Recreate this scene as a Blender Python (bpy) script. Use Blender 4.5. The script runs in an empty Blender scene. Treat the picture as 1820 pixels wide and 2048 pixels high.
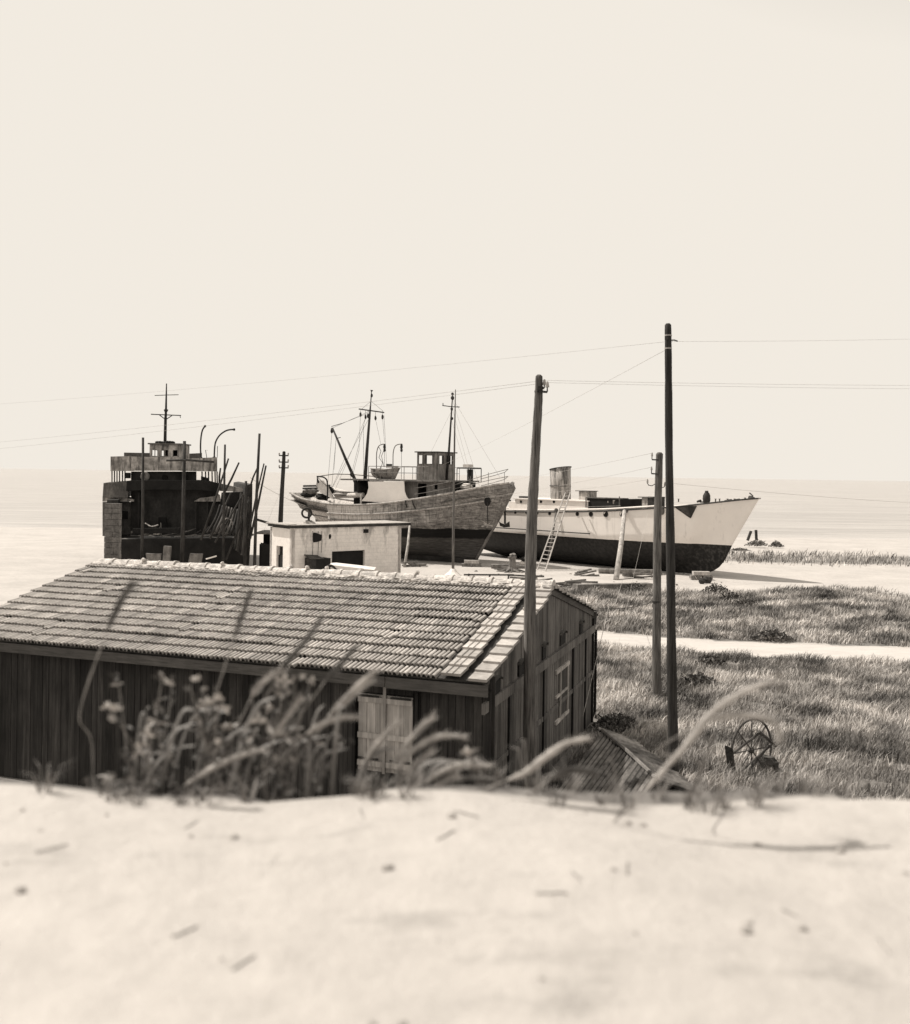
import bpy, math, random
import numpy as np
from mathutils import Vector, Matrix
random.seed(11); rng=np.random.default_rng(5)
sc=bpy.context.scene; COL=sc.collection
PI=math.pi
# ------------------------------------------------------------------ camera model
F=1950.; U0=902.; V0=949.4; RO=math.radians(.8); H=5.9
CR,SR=math.cos(RO),math.sin(RO)
def ray(u,v):
    x=(u-U0)/F; y=(V0-v)/F
    return Vector((x*CR-y*SR,1,x*SR+y*CR))
def P(u,v,Y): return ray(u,v)*Y+Vector((0,0,H))
def Gd(u,v,z=0.):
    k=ray(u,v); return k*((z-H)/k.z)+Vector((0,0,H))
def onp(u,v,o,d):
    """ray hit on the vertical plane through o along horizontal unit d -> (distance along d, z)"""
    k=ray(u,v); n=Vector((-d.y,d.x,0))
    t=n.dot(o)/n.dot(k); p=k*t+Vector((0,0,H)); q=p-o
    return q.x*d.x+q.y*d.y, p.z
def V(*a): return Vector(a)
# ------------------------------------------------------------------ node helpers
TINT=(1,.94,.885)
class G:
    def __init__(s,t): s.t=t
    def n(s,ty,props=None,**k):
        nd=s.t.nodes.new(ty)
        for a,b in (props or {}).items(): setattr(nd,a,b)
        for a,b in k.items():
            i=nd.inputs[int(a[1:])] if a[0]=='i' and a[1:].isdigit() else nd.inputs[a]
            if isinstance(b,bpy.types.NodeSocket): s.t.links.new(b,i)
            else: i.default_value=b
        return nd
    def m(s,op,a,b=0.,c=0.,clamp=False):
        return s.n('ShaderNodeMath',{'operation':op,'use_clamp':clamp},i0=a,i1=b,i2=c).outputs[0]
    def mr(s,v,a,b,c=0.,d=1.): return s.n('ShaderNodeMapRange',{'clamp':True},i0=v,i1=a,i2=b,i3=c,i4=d).outputs[0]
    def co(s,scale=(1,1,1),loc=(0,0,0),kind='Object'):
        c=s.n('ShaderNodeTexCoord').outputs[kind]
        return s.n('ShaderNodeMapping',i0=c,i1=loc,i3=scale).outputs[0]
    def no(s,scale=1,vec=(1,1,1),det=6,rough=.6,loc=(0,0,0),kind='Object',dist=0.):
        return s.n('ShaderNodeTexNoise',i0=s.co(vec,loc,kind),Scale=scale,Detail=det,Roughness=rough,Distortion=dist).outputs[0]
    def mix(s,f,a,b):
        return s.m('ADD',s.m('MULTIPLY',a,s.m('SUBTRACT',1.,f)),s.m('MULTIPLY',b,f))
    def xyz(s,kind='Object'):
        c=s.n('ShaderNodeTexCoord').outputs[kind]
        return s.n('ShaderNodeSeparateXYZ',i0=c).outputs
    def attr(s,name): return s.n('ShaderNodeAttribute',{'attribute_name':name}).outputs['Fac']
MATS={}
def mat(name,fn,rough=.85,spec=.25,bump=0.,bs=1.):
    """fn(G) -> value socket/float or (value, height)"""
    m=bpy.data.materials.new(name); m.use_nodes=True; t=m.node_tree; t.nodes.clear(); g=G(t)
    r=fn(g); h=None
    if isinstance(r,tuple): r,h=r
    if not isinstance(r,bpy.types.NodeSocket): r=g.m('ADD',r,0.)
    r=g.m('MAXIMUM',r,.004)
    c=g.n('ShaderNodeVectorMath',{'operation':'SCALE'},i0=TINT); t.links.new(r,c.inputs['Scale'])
    b=g.n('ShaderNodeBsdfPrincipled',Roughness=rough); t.links.new(c.outputs[0],b.inputs['Base Color'])
    b.inputs['Specular IOR Level'].default_value=spec
    if h is not None and bump:
        bn=g.n('ShaderNodeBump',Strength=bump,Distance=bs); t.links.new(h,bn.inputs['Height']); t.links.new(bn.outputs[0],b.inputs['Normal'])
    o=g.n('ShaderNodeOutputMaterial'); t.links.new(b.outputs[0],o.inputs[0]); MATS[name]=m; return m
def noisy(a,b,scale=2,vec=(1,1,1),lo=.35,hi=.65,fine=0.,fs=20,tone=False,det=7):
    def fn(g):
        n=g.no(scale,vec,det); r=g.mix(g.mr(n,lo,hi),a,b)
        if fine: r=g.m('MULTIPLY',r,g.mr(g.no(fs,vec,4,loc=(7,3,1)),.3,.7,1-fine,1+fine))
        if tone: r=g.m('MULTIPLY',r,g.attr('tone'))
        return r,n
    return fn
m_black=mat('black_paint',noisy(.008,.02,1.5,fine=.3))
m_dark=mat('dark_interior',noisy(.01,.02,2))
m_iron=mat('dark_iron',noisy(.02,.05,6,fine=.4),rough=.7)
m_rust=mat('rusty_iron',noisy(.04,.11,5,fine=.4),rough=.9,bump=.3,bs=.02)
m_rope=mat('rigging_wire',noisy(.05,.1,3))
m_wire=mat('overhead_wire',noisy(.4,.5,3))
m_grayiron=mat('grey_railing',noisy(.1,.22,4,fine=.3))
m_timber=mat('timber',noisy(.1,.24,4,(1,1,.3),fine=.3,fs=30),bump=.3,bs=.02)
m_paletimber=mat('pale_timber',noisy(.25,.5,5,(1,1,.3),fine=.25,fs=30),bump=.3,bs=.02)
m_darktimber=mat('dark_timber',noisy(.02,.06,4,(1,1,.3),fine=.3,fs=30),bump=.3,bs=.02)
m_white=mat('white_paint',noisy(.74,.84,1,fine=.06))
m_canvas=mat('pale_canvas',noisy(.62,.8,1.5,fine=.1),bump=.3,bs=.1)
m_stone=mat('pale_stone',noisy(.3,.5,3,fine=.2),bump=.4,bs=.05)
m_rubber=mat('rubber',noisy(.02,.035,8))
def f_pole(lo,hi):
    def fn(g):
        n=g.no(6,(6,6,.35),6); k=g.no(1.2,(1,1,.5),4,loc=(3,0,0))
        r=g.mix(g.mr(n,.35,.65),lo,hi); return g.m('MULTIPLY',r,g.mr(k,.3,.7,.65,1.35)),n
    return fn
m_pole=mat('weathered_pole_wood',f_pole(.05,.19),bump=.5,bs=.02)
m_poledark=mat('creosoted_pole_wood',f_pole(.018,.055),bump=.5,bs=.02)
m_porcelain=mat('insulator_porcelain',lambda g:.35,rough=.3)
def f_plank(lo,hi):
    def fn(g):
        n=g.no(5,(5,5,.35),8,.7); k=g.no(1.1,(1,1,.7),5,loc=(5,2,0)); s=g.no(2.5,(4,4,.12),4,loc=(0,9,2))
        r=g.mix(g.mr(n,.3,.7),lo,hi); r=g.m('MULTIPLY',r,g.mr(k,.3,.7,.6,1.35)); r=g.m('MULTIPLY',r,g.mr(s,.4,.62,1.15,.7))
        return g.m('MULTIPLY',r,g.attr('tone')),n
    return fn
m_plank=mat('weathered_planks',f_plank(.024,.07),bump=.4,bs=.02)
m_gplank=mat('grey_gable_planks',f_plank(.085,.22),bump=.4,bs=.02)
def f_hplank(g):
    n=g.no(5,(.5,.5,6),7,.7); k=g.no(1.1,(1,1,1),5,loc=(5,2,0)); return g.m('MULTIPLY',g.mix(g.mr(n,.3,.7),.06,.13),g.mr(k,.3,.7,.7,1.3)),n
m_fascia=mat('fascia_wood',f_hplank,bump=.3,bs=.02)
m_shutter=mat('shutter_boards',f_plank(.32,.52),bump=.4,bs=.02)
def f_tile(g):
    n=g.no(7,det=7); k=g.no(.8,det=4,loc=(4,4,0)); sp=g.no(22,det=4,loc=(1,0,6))
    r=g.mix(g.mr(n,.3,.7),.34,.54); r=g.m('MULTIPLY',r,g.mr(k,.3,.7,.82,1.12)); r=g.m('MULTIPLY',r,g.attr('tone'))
    r=g.mix(g.mr(sp,.62,.7,0,.6),r,.45); return r,n
m_tile=mat('clay_tile',f_tile,bump=.3,bs=.02)
m_mortar=mat('mortared_tile',noisy(.35,.62,6,fine=.3,fs=25,lo=.4,hi=.6),bump=.6,bs=.03)
def f_block(g):
    b=g.n('ShaderNodeTexBrick',i0=g.co((1,1,1),kind='UV'),Scale=1.,**{'Mortar Size':.02,'Brick Width':.5,'Row Height':.2,'Mortar Smooth':.5})
    j=b.outputs['Fac']; n=g.no(3,det=8); k=g.no(9,det=6,loc=(3,1,5)); st=g.no(1.6,(1.2,1.2,.35),7,.7,loc=(2,2,2))
    z=g.xyz()[2]
    r=g.mix(g.mr(n,.3,.7),.76,.9); r=g.m('MULTIPLY',r,g.mr(k,.3,.7,.9,1.03)); r=g.m('MULTIPLY',r,g.m('SUBTRACT',1.,g.m('MULTIPLY',j,.1)))
    top=g.mr(z,1.6,3.1,.0,.16); stn=g.mr(g.m('ADD',st,top),.6,.74); r=g.mix(g.m('MULTIPLY',stn,.6),r,.15)
    return r,k
m_block=mat('whitewashed_blocks',f_block,bump=.3,bs=.03)
m_lime=mat('bright_limewash',noisy(.72,.82,3,fine=.1),bump=.2,bs=.02)
def f_corr(g):
    n=g.no(2.5,det=7); k=g.no(12,(1,1,1),5,loc=(4,1,0)); r=g.mix(g.mr(n,.38,.62),.07,.24); return g.m('MULTIPLY',g.m('MULTIPLY',r,g.mr(k,.3,.7,.7,1.3)),g.attr('tone')),n
m_corr=mat('rusty_corrugated_iron',f_corr,rough=.75)
def f_grey(g):   # weathered light grey ship paint with rust streaks
    n=g.no(1.5,det=8); s=g.no(2.2,(2,2,.3),6,.7,loc=(1,5,2)); k=g.no(8,det=5)
    r=g.mix(g.mr(n,.38,.62),.2,.5); r=g.mix(g.mr(s,.47,.62,0,.85),r,.05); return g.m('MULTIPLY',r,g.mr(k,.3,.7,.8,1.2)),n
m_grey=mat('weathered_grey_paint',f_grey,rough=.8)
m_dgrey=mat('dark_grey_steel',noisy(.018,.05,1.4,(1,1,.6),fine=.3,fs=9),rough=.75)
m_mgrey=mat('sooty_grey_steel',noisy(.07,.16,1.4,(1,1,.6),fine=.3,fs=9),rough=.8)
def f_wheelh(g):
    n=g.no(3,(3,3,.5),8,.7); k=g.no(1.5,det=5,loc=(3,2,1)); r=g.mix(g.mr(n,.3,.7),.13,.32); return g.m('MULTIPLY',r,g.mr(k,.3,.7,.6,1.5)),n
m_wheelh=mat('bare_grey_wood',f_wheelh,bump=.3,bs=.03)
def f_trawler(g):
    o=g.xyz(); uv=g.xyz('UV'); z=o[2]; u=uv[0]; v=uv[1]
    n=g.no(1.2,det=8,rough=.7); f=g.no(4,(.5,.5,5),8,.7,loc=(3,5,0)); s=g.no(2.6,(3,3,.25),6,.75,loc=(9,1,0))
    pl=g.m('FRACT',g.m('MULTIPLY',v,17.)); seam=g.m('ADD',g.mr(pl,0.,.1,1.,0.),0.)
    up=g.mix(g.mr(f,.38,.62),.09,.34)
    aft=g.m('MULTIPLY',g.mr(u,11.5,6.,0.,1.),g.mr(v,.5,.62)); worn=g.mr(g.m('ADD',n,g.m('MULTIPLY',aft,.22)),.5,.64)
    up=g.mix(g.m('MULTIPLY',worn,g.m('ADD',.25,g.m('MULTIPLY',aft,.7))),up,.78)
    up=g.mix(g.mr(s,.5,.64,0.,.75),up,.05)
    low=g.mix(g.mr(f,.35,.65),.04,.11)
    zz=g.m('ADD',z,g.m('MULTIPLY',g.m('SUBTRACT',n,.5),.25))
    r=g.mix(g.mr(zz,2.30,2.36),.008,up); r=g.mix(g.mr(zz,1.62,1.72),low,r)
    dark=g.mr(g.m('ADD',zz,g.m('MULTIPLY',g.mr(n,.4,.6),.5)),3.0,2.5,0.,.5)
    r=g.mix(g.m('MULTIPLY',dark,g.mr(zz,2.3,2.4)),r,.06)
    r=g.mix(g.m('MULTIPLY',seam,.7),r,.02)
    return r,g.m('SUBTRACT',f,seam)
m_trawl=mat('worn_plank_hull',f_trawler,bump=.3,bs=.04)
def f_whull(g):
    z=g.xyz()[2]; n=g.no(.7,det=5); s=g.no(1.1,(2.5,2.5,.14),6,.7,loc=(2,3,0)); k=g.no(5,det=7,loc=(1,1,1)); u=g.xyz('UV')[0]
    up=g.mix(g.mr(n,.3,.7),.78,.86); up=g.mix(g.mr(s,.58,.74,0.,.4),up,.35)
    low=g.mix(g.mr(k,.4,.75),.009,.035); low=g.mix(g.m('MULTIPLY',g.mr(u,20.,22.5,0.,.3),g.mr(k,.5,.62)),low,.1)
    zz=g.m('ADD',z,g.m('MULTIPLY',g.m('SUBTRACT',k,.5),.03))
    return g.mix(g.mr(zz,1.9,1.92),low,up),k
m_whull=mat('white_hull_black_bottom',f_whull,rough=.55)
def f_funnel(g):
    s=g.no(2.,(3,3,.35),7,.7); n=g.no(3,det=7,loc=(4,4,1)); r=g.mix(g.mr(s,.42,.6),.42,.1); return g.mix(g.mr(n,.55,.65,0.,.6),r,.08),n
m_funnel=mat('peeling_funnel_paint',f_funnel)
def f_ground(g):
    n=g.no(.35,det=9,rough=.7); k=g.no(5,det=8,rough=.7,loc=(2,1,0)); c=g.attr('cover')
    sand=g.mix(g.mr(n,.35,.65),.42,.51); sand=g.m('MULTIPLY',sand,g.mr(k,.3,.7,.9,1.08))
    sand=g.mix(g.m('MULTIPLY',g.mr(g.no(1.3,(1,2.5,1),8,.75,loc=(8,8,0)),.56,.68),.4),sand,.15)
    gr=g.mix(g.mr(k,.3,.7),.1,.26)
    cc=g.mr(g.m('ADD',c,g.m('MULTIPLY',g.m('SUBTRACT',g.no(1.5,det=7,loc=(0,5,0)),.5),.9)),.4,.6)
    return g.mix(cc,sand,gr),k
m_ground=mat('sandy_earth',f_ground,bump=.4,bs=.1)
m_path=mat('pale_sand_track',noisy(.47,.54,.8,(1,3,1),fine=.06,fs=9),bump=.2,bs=.05)
def f_sea(g):
    y=g.xyz()[1]; n=g.no(.9,(.12,1,1),9,.7); n2=g.no(.35,(.06,1,1),8,.7,loc=(3,1,0))
    foam=g.mr(g.m('ADD',g.m('MULTIPLY',g.no(.12,(.4,1,1),6,.6,loc=(5,0,0)),60.),y),150.,132.)
    r=g.mix(g.mr(n2,.35,.65),.33,.5); r=g.m('MULTIPLY',r,g.mr(n,.35,.65,.85,1.1)); r=g.mix(foam,r,.52); return r,n
m_sea=mat('sea_water',f_sea,rough=.35,spec=.4,bump=.8,bs=.5)
def f_grass(g):
    n=g.no(.55,det=6); b=g.no(.22,(1,2,1),5,loc=(6,1,0)); return g.m('MULTIPLY',g.m('MULTIPLY',g.mix(g.mr(n,.38,.6),.08,.6),g.mr(b,.38,.6,.4,1.15)),g.attr('tone'))
m_grass=mat('dry_grass',f_grass,rough=.8)
m_bush=mat('dark_scrub_leaves',lambda g:g.m('MULTIPLY',.1,g.attr('tone')))
m_stalk=mat('dry_stalk',noisy(.16,.3,20))
m_head=mat('seed_head',noisy(.3,.5,25))
m_headd=mat('dark_seed_head',noisy(.06,.12,25))
m_leaf=mat('weed_leaf',lambda g:g.m('MULTIPLY',.1,g.attr('tone')),rough=.6)
m_petal=mat('dry_blossom',noisy(.38,.62,30))
# ------------------------------------------------------------------ mesh builder
class MB:
    def __init__(s): s.v=[]; s.f=[]; s.t=[]; s.uv={}; s.tone=1.
    def add(s,vs,fs,uvs=None):
        b=len(s.v); s.v+=[tuple(q) for q in vs]
        for i,f in enumerate(fs):
            s.f.append([b+a for a in f]); s.t.append(s.tone)
            if uvs: s.uv[len(s.f)-1]=uvs[i]
        return s
    def quad(s,a,b,c,d,uv=None): return s.add([a,b,c,d],[(0,1,2,3)],[uv] if uv else None)
    def box(s,c,sz,M=None):
        x,y,z=[q/2 for q in sz]; vs=[V(i*x,j*y,k*z) for k in(-1,1) for j in(-1,1) for i in(-1,1)]
        c=Vector(c)
        vs=[(M@q if M else q)+c for q in vs]
        return s.add(vs,[(0,2,3,1),(4,5,7,6),(0,1,5,4),(2,6,7,3),(0,4,6,2),(1,3,7,5)])
    def beam(s,a,b,w,h,up=V(0,0,1)):
        a,b=Vector(a),Vector(b); d=(b-a).normalized(); r=d.cross(up)
        if r.length<1e-4: r=d.cross(V(1,0,0))
        r.normalize(); u=r.cross(d)
        vs=[p+r*(i*w/2)+u*(k*h/2) for p in(a,b) for i,k in((-1,-1),(1,-1),(1,1),(-1,1))]
        return s.add(vs,[(3,2,1,0),(4,5,6,7),(0,1,5,4),(1,2,6,5),(2,3,7,6),(3,0,4,7)])
    def tube(s,pts,r,seg=8,cap=True):
        pts=[Vector(p) for p in pts]; n=len(pts)
        if not isinstance(r,(list,tuple)): r=[r]*n
        vs=[]; pr=None
        for i,p in enumerate(pts):
            d=(pts[min(i+1,n-1)]-pts[max(i-1,0)]).normalized()
            if pr is None:
                a=d.cross(V(0,0,1)); 
                if a.length<.05: a=d.cross(V(1,0,0))
            else: a=pr-d*pr.dot(d)
            a.normalize(); pr=a; b=d.cross(a)
            for k in range(seg):
                t=2*PI*k/seg; vs.append(p+(a*math.cos(t)+b*math.sin(t))*r[i])
        fs=[(i*seg+k,i*seg+(k+1)%seg,(i+1)*seg+(k+1)%seg,(i+1)*seg+k) for i in range(n-1) for k in range(seg)]
        if cap: fs+=[tuple(range(seg))[::-1],tuple((n-1)*seg+k for k in range(seg))]
        return s.add(vs,fs)
    def prism(s,poly,off):
        off=Vector(off); n=len(poly); vs=[Vector(p) for p in poly]; vs=vs+[p+off for p in vs]
        return s.add(vs,[tuple(range(n)),tuple(range(2*n-1,n-1,-1))]+[(i,n+i,n+(i+1)%n,(i+1)%n) for i in range(n)])
    def wall(s,o,d,L,z0,z1,th,holes=(),inn=None,uvw=False):
        """wall along d from o, thickness th towards inn; real openings (a0,a1,b0,b1)"""
        d=Vector(d); inn=Vector(inn) if inn else V(-d.y,d.x,0); o=Vector((o[0],o[1],0))
        A=sorted({0,L}|{q for h in holes for q in h[:2]}); B=sorted({z0,z1}|{q for h in holes for q in h[2:]})
        A=[a for a in A if 0<=a<=L]; B=[b for b in B if z0<=b<=z1]
        def solid(i,j):
            if not(0<=i<len(A)-1 and 0<=j<len(B)-1): return False
            a=(A[i]+A[i+1])/2; b=(B[j]+B[j+1])/2
            return not any(h[0]<a<h[1] and h[2]<b<h[3] for h in holes)
        p=lambda a,b,k:o+d*a+V(0,0,b)+inn*(th*k)
        for i in range(len(A)-1):
            for j in range(len(B)-1):
                if not solid(i,j): continue
                a,a2,b,b2=A[i],A[i+1],B[j],B[j+1]
                s.quad(p(a,b,0),p(a2,b,0),p(a2,b2,0),p(a,b2,0),[(a,b),(a2,b),(a2,b2),(a,b2)])
                s.quad(p(a,b,1),p(a,b2,1),p(a2,b2,1),p(a2,b,1),[(a,b),(a,b2),(a2,b2),(a2,b)])
                if not solid(i-1,j): s.quad(p(a,b,0),p(a,b2,0),p(a,b2,1),p(a,b,1))
                if not solid(i+1,j): s.quad(p(a2,b,0),p(a2,b,1),p(a2,b2,1),p(a2,b2,0))
                if not solid(i,j-1): s.quad(p(a,b,0),p(a,b,1),p(a2,b,1),p(a2,b,0))
                if not solid(i,j+1): s.quad(p(a,b2,0),p(a2,b2,0),p(a2,b2,1),p(a,b2,1))
        return s
    def blob(s,c,r,seg=7,rings=5,jit=.2):
        c=Vector(c); r=Vector(r) if not isinstance(r,(int,float)) else V(r,r,r); vs=[c+V(0,0,r.z)]
        for i in range(1,rings):
            a=PI*i/rings
            for k in range(seg):
                b=2*PI*k/seg+i*.3; q=1+random.uniform(-jit,jit); vs.append(c+V(math.sin(a)*math.cos(b)*r.x*q,math.sin(a)*math.sin(b)*r.y*q,math.cos(a)*r.z*q))
        vs.append(c-V(0,0,r.z)); n=len(vs)-1
        fs=[(0,1+k,1+(k+1)%seg) for k in range(seg)]
        for i in range(rings-2):
            for k in range(seg): a=1+i*seg+k; b=1+i*seg+(k+1)%seg; fs.append((a,a+seg,b+seg,b))
        a=1+(rings-2)*seg; fs+=[(n,a+(k+1)%seg,a+k) for k in range(seg)]
        return s.add(vs,fs)
    def build(s,name,m,parent=None,smooth=False,label=None):
        me=bpy.data.meshes.new(name); o=V(0,0,0)
        if parent is not None:
            q=parent
            while q is not None: o=o+q.location; q=q.parent
        me.from_pydata([(a[0]-o.x,a[1]-o.y,a[2]-o.z) for a in s.v],[],s.f)
        at=me.attributes.new('tone','FLOAT','FACE'); at.data.foreach_set('value',s.t)
        if s.uv:
            ul=me.uv_layers.new(name='UVMap')
            for i,uvs in s.uv.items():
                pl=me.polygons[i]
                for k,li in enumerate(pl.loop_indices): ul.data[li].uv=uvs[k]
        if smooth: me.polygons.foreach_set('use_smooth',[True]*len(me.polygons))
        me.materials.append(m); me.update()
        ob=bpy.data.objects.new(name,me); COL.objects.link(ob)
        if parent is not None: ob.parent=parent
        if label: ob['label']=label
        return ob
def tag(o,label,cat,group=None):
    o['label']=label; o['category']=cat
    if group: o['group']=group
    return o
def thing(name,loc,label,cat,group=None):
    o=bpy.data.objects.new(name,None); o.location=loc; o.empty_display_size=.3; COL.objects.link(o); return tag(o,label,cat,group)
def rebase(ob,base):
    """move a single mesh thing's origin to its base"""
    base=Vector(base); ob.data.transform(Matrix.Translation(-base)); ob.location=base; return ob
def lone(mb,name,m,base,label,cat,group=None,smooth=False):
    ob=mb.build(name,m,None,smooth); rebase(ob,base); return tag(ob,label,cat,group)
def smoothstep(a,b,x):
    t=min(1,max(0,(x-a)/(b-a))); return t*t*(3-2*t)
def interp(tab,t):
    if t<=tab[0][0]: return tab[0][1]
    for (a,p),(b,q) in zip(tab,tab[1:]):
        if t<=b:
            k=(t-a)/(b-a); return p+(q-p)*k
    return tab[-1][1]
def spl(tab,t):
    """smoothed table lookup"""
    w=.03; return sum(interp(tab,min(1,max(0,t+d*w)))*k for d,k in((-1,.25),(0,.5),(1,.25)))
def cat_rom(pts,n=6):
    pts=[Vector(p) for p in pts]; out=[]
    for i in range(len(pts)-1):
        p0=pts[max(i-1,0)];p1=pts[i];p2=pts[i+1];p3=pts[min(i+2,len(pts)-1)]
        for k in range(n):
            t=k/n; out.append(.5*((2*p1)+(p2-p0)*t+(2*p0-5*p1+4*p2-p3)*t*t+(3*p1-p0-3*p2+p3)*t**3))
    out.append(pts[-1]); return out
# ------------------------------------------------------------------ world, sun, camera
w=bpy.data.worlds.new('World'); sc.world=w; w.use_nodes=True; wt=w.node_tree; wt.nodes.clear(); g=G(wt)
EL=math.radians(54); AZ=math.radians(158)      # sun direction: from the left, a little beyond the boats
sunv=V(math.cos(EL)*math.cos(AZ),math.cos(EL)*math.sin(AZ),math.sin(EL))
sky=g.n('ShaderNodeTexSky',{'sky_type':'NISHITA','sun_disc':False,'sun_elevation':EL,'sun_rotation':math.atan2(sunv.x,sunv.y),'dust_density':1.,'air_density':1.})
bw=g.n('ShaderNodeRGBToBW',i0=sky.outputs[0]).outputs[0]
lum=g.m('MINIMUM',g.m('MULTIPLY',bw,SKYK:=3.7),8.85)
c=g.n('ShaderNodeVectorMath',{'operation':'SCALE'},i0=(1,.937,.845)); wt.links.new(lum,c.inputs['Scale'])
bg=g.n('ShaderNodeBackground',Strength=.1); wt.links.new(c.outputs[0],bg.inputs[0])
wo=g.n('ShaderNodeOutputWorld'); wt.links.new(bg.outputs[0],wo.inputs[0])
sl=bpy.data.lights.new('sun','SUN'); sl.energy=5.0; sl.angle=math.radians(.6); sl.color=(1,.94,.86)
so=bpy.data.objects.new('sun',sl); COL.objects.link(so); so.rotation_euler=(-sunv).to_track_quat('-Z','Y').to_euler(); so.location=(0,0,40)
cd=bpy.data.cameras.new('camera'); cam=bpy.data.objects.new('camera',cd); COL.objects.link(cam); sc.camera=cam
cam.matrix_world=Matrix(((CR,-SR,0,0),(0,0,-1,0),(SR,CR,0,H),(0,0,0,1)))
cd.sensor_width=36; cd.sensor_fit='AUTO'; cd.lens=F/2048*36
cd.shift_x=(910-U0)/2048; cd.shift_y=-(1024-V0)/2048; cd.clip_end=60000; cd.clip_start=.05
cd.dof.use_dof=True; cd.dof.focus_distance=42; cd.dof.aperture_fstop=1.9
sc.view_settings.view_transform='Standard'; sc.view_settings.look='None'; sc.view_settings.exposure=0; sc.view_settings.gamma=1
sc.cycles.max_bounces=6; sc.cycles.diffuse_bounces=3
# ------------------------------------------------------------------ ground, sea, track
def wob(x,y): return math.sin(x*.9+1.3*math.sin(y*.5))*.5+math.sin(x*2.3+y*1.1)*.25+math.sin(x*.31-y*.7)*.6
def gz(x,y):
    lip=2.78+.05*math.sin(x*3.1)+.03*math.sin(x*7.7+1)
    if y<lip: return 5.0+.02*math.sin(x*5+y*3)-.0*y
    z=max(0,5.0-(y-lip)*.85-.25*smoothstep(lip,lip+.4,y))
    if y>97: z=-2.6*smoothstep(97,122,y)
    elif y>9.2: z+=.05*wob(x*.4,y*.4)*smoothstep(9.2,14,y)*(1-smoothstep(90,97,y))
    return z
def path_y(x): return 37.1-.25*(x-6)+.25*math.sin(x*.5)      # far edge of the track
def cover(x,y):
    """1 where grass grows, 0 on bare sand"""
    if y<2.7: return 0.
    if y<9.5: return .9
    fy=path_y(x)
    if y<fy-3.3:
        return 1.-smoothstep(17,24,x+.2*wob(x,y))
    if y<fy: return 0.
    far=51.5+.12*(x-6)+1.2*math.sin(x*.35)
    if x<5: far=min(far,fy+ (x+1)*1.2)
    c=(1-smoothstep(far-2.5,far,y))*smoothstep(1.5,4,x)*(1-smoothstep(19,24,x))
    t=smoothstep(66,70,y)*(1-smoothstep(74,80,y))*smoothstep(16,21,x)*.62
    return max(c,t)
def axis(a): 
    out=[]
    for s,e,st in a:
        n=int(round((e-s)/st)); out+=[s+(e-s)*i/n for i in range(n)]
    out.append(a[-1][1]); return out
xs=axis([(-3000,-100,725),(-100,-30,5),(-30,-3,1),(-3,3,.12),(3,32,.5),(32,120,4),(120,3000,720)])
ys=axis([(-12,1,1),(1,2.4,.2),(2.4,4,.06),(4,10,.3),(10,60,.6),(60,130,1.2)])
me=bpy.data.meshes.new('ground'); nx=len(xs)
me.from_pydata([(x,y,gz(x,y)) for y in ys for x in xs],[],[(j*nx+i,j*nx+i+1,(j+1)*nx+i+1,(j+1)*nx+i) for j in range(len(ys)-1) for i in range(nx-1)])
a=me.attributes.new('cover','FLOAT','POINT'); a.data.foreach_set('value',[cover(x,y) for y in ys for x in xs])
me.polygons.foreach_set('use_smooth',[True]*len(me.polygons)); me.materials.append(m_ground)
gr=bpy.data.objects.new('ground',me); COL.objects.link(gr); gr['kind']='structure'
mb=MB(); mb.quad((-30000,95,-.75),(30000,95,-.75),(30000,40000,-.75),(-30000,40000,-.75))
o=mb.build('sea',m_sea); o['kind']='structure'
mb=MB(); pv=[]; X=axis([(2,60,.4)])
for x in X:
    e=path_y(x)+.12*math.sin(x*1.7)+.1*math.sin(x*3.9); e2=path_y(x)-3.3+.15*math.sin(x*1.3+2)+.1*math.sin(x*4.3)
    for k in range(7):
        y=e2+(e-e2)*k/6; pv.append((x,y,gz(x,y)+.012-(.03 if k in(0,6) else 0)))
mb.add(pv,[(i*7+k,(i+1)*7+k,(i+1)*7+k+1,i*7+k+1) for i in range(len(X)-1) for k in range(6)])
o=mb.build('sand_track',m_path,smooth=True); o['kind']='structure'
# ------------------------------------------------------------------ grass (uncountable)
def blades(name,n,samp,h,wd,matl,label):
    p=samp(n); n=len(p)
    ang=rng.uniform(0,2*PI,n); hh=h(p,n); ww=wd*rng.uniform(.6,1.3,n)
    lean=rng.uniform(.15,1.1,n)*hh; la=rng.normal(.3,1.1,n)
    d=np.stack([np.cos(ang),np.sin(ang),0*ang],1)*ww[:,None]/2
    le=np.stack([np.cos(la),np.sin(la),0*la],1)*lean[:,None]
    up=np.zeros((n,3)); up[:,2]=hh
    v=np.stack([p-d,p+d,p+d*.7+le*.4+up*.65,p-d*.7+le*.4+up*.65,p+le+up],1).reshape(-1,3)
    b=np.arange(n)*5
    me=bpy.data.meshes.new(name); me.vertices.add(len(v)); me.vertices.foreach_set('co',v.ravel())
    lq=np.stack([b,b+1,b+2,b+3,b+3,b+2,b+4],1).ravel(); me.loops.add(len(lq)); me.loops.foreach_set('vertex_index',lq.astype(np.int32))
    st=np.stack([np.arange(n)*7,np.arange(n)*7+4],1).ravel(); me.polygons.add(2*n); me.polygons.foreach_set('loop_start',st.astype(np.int32))
    me.update(calc_edges=True); me.validate()
    at=me.attributes.new('tone','FLOAT','FACE'); at.data.foreach_set('value',np.repeat(rng.uniform(.55,1.5,n),2))
    me.materials.append(matl); o=bpy.data.objects.new(name,me); COL.objects.link(o); o['kind']='stuff'; tag(o,label,'grass'); return o
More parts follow.
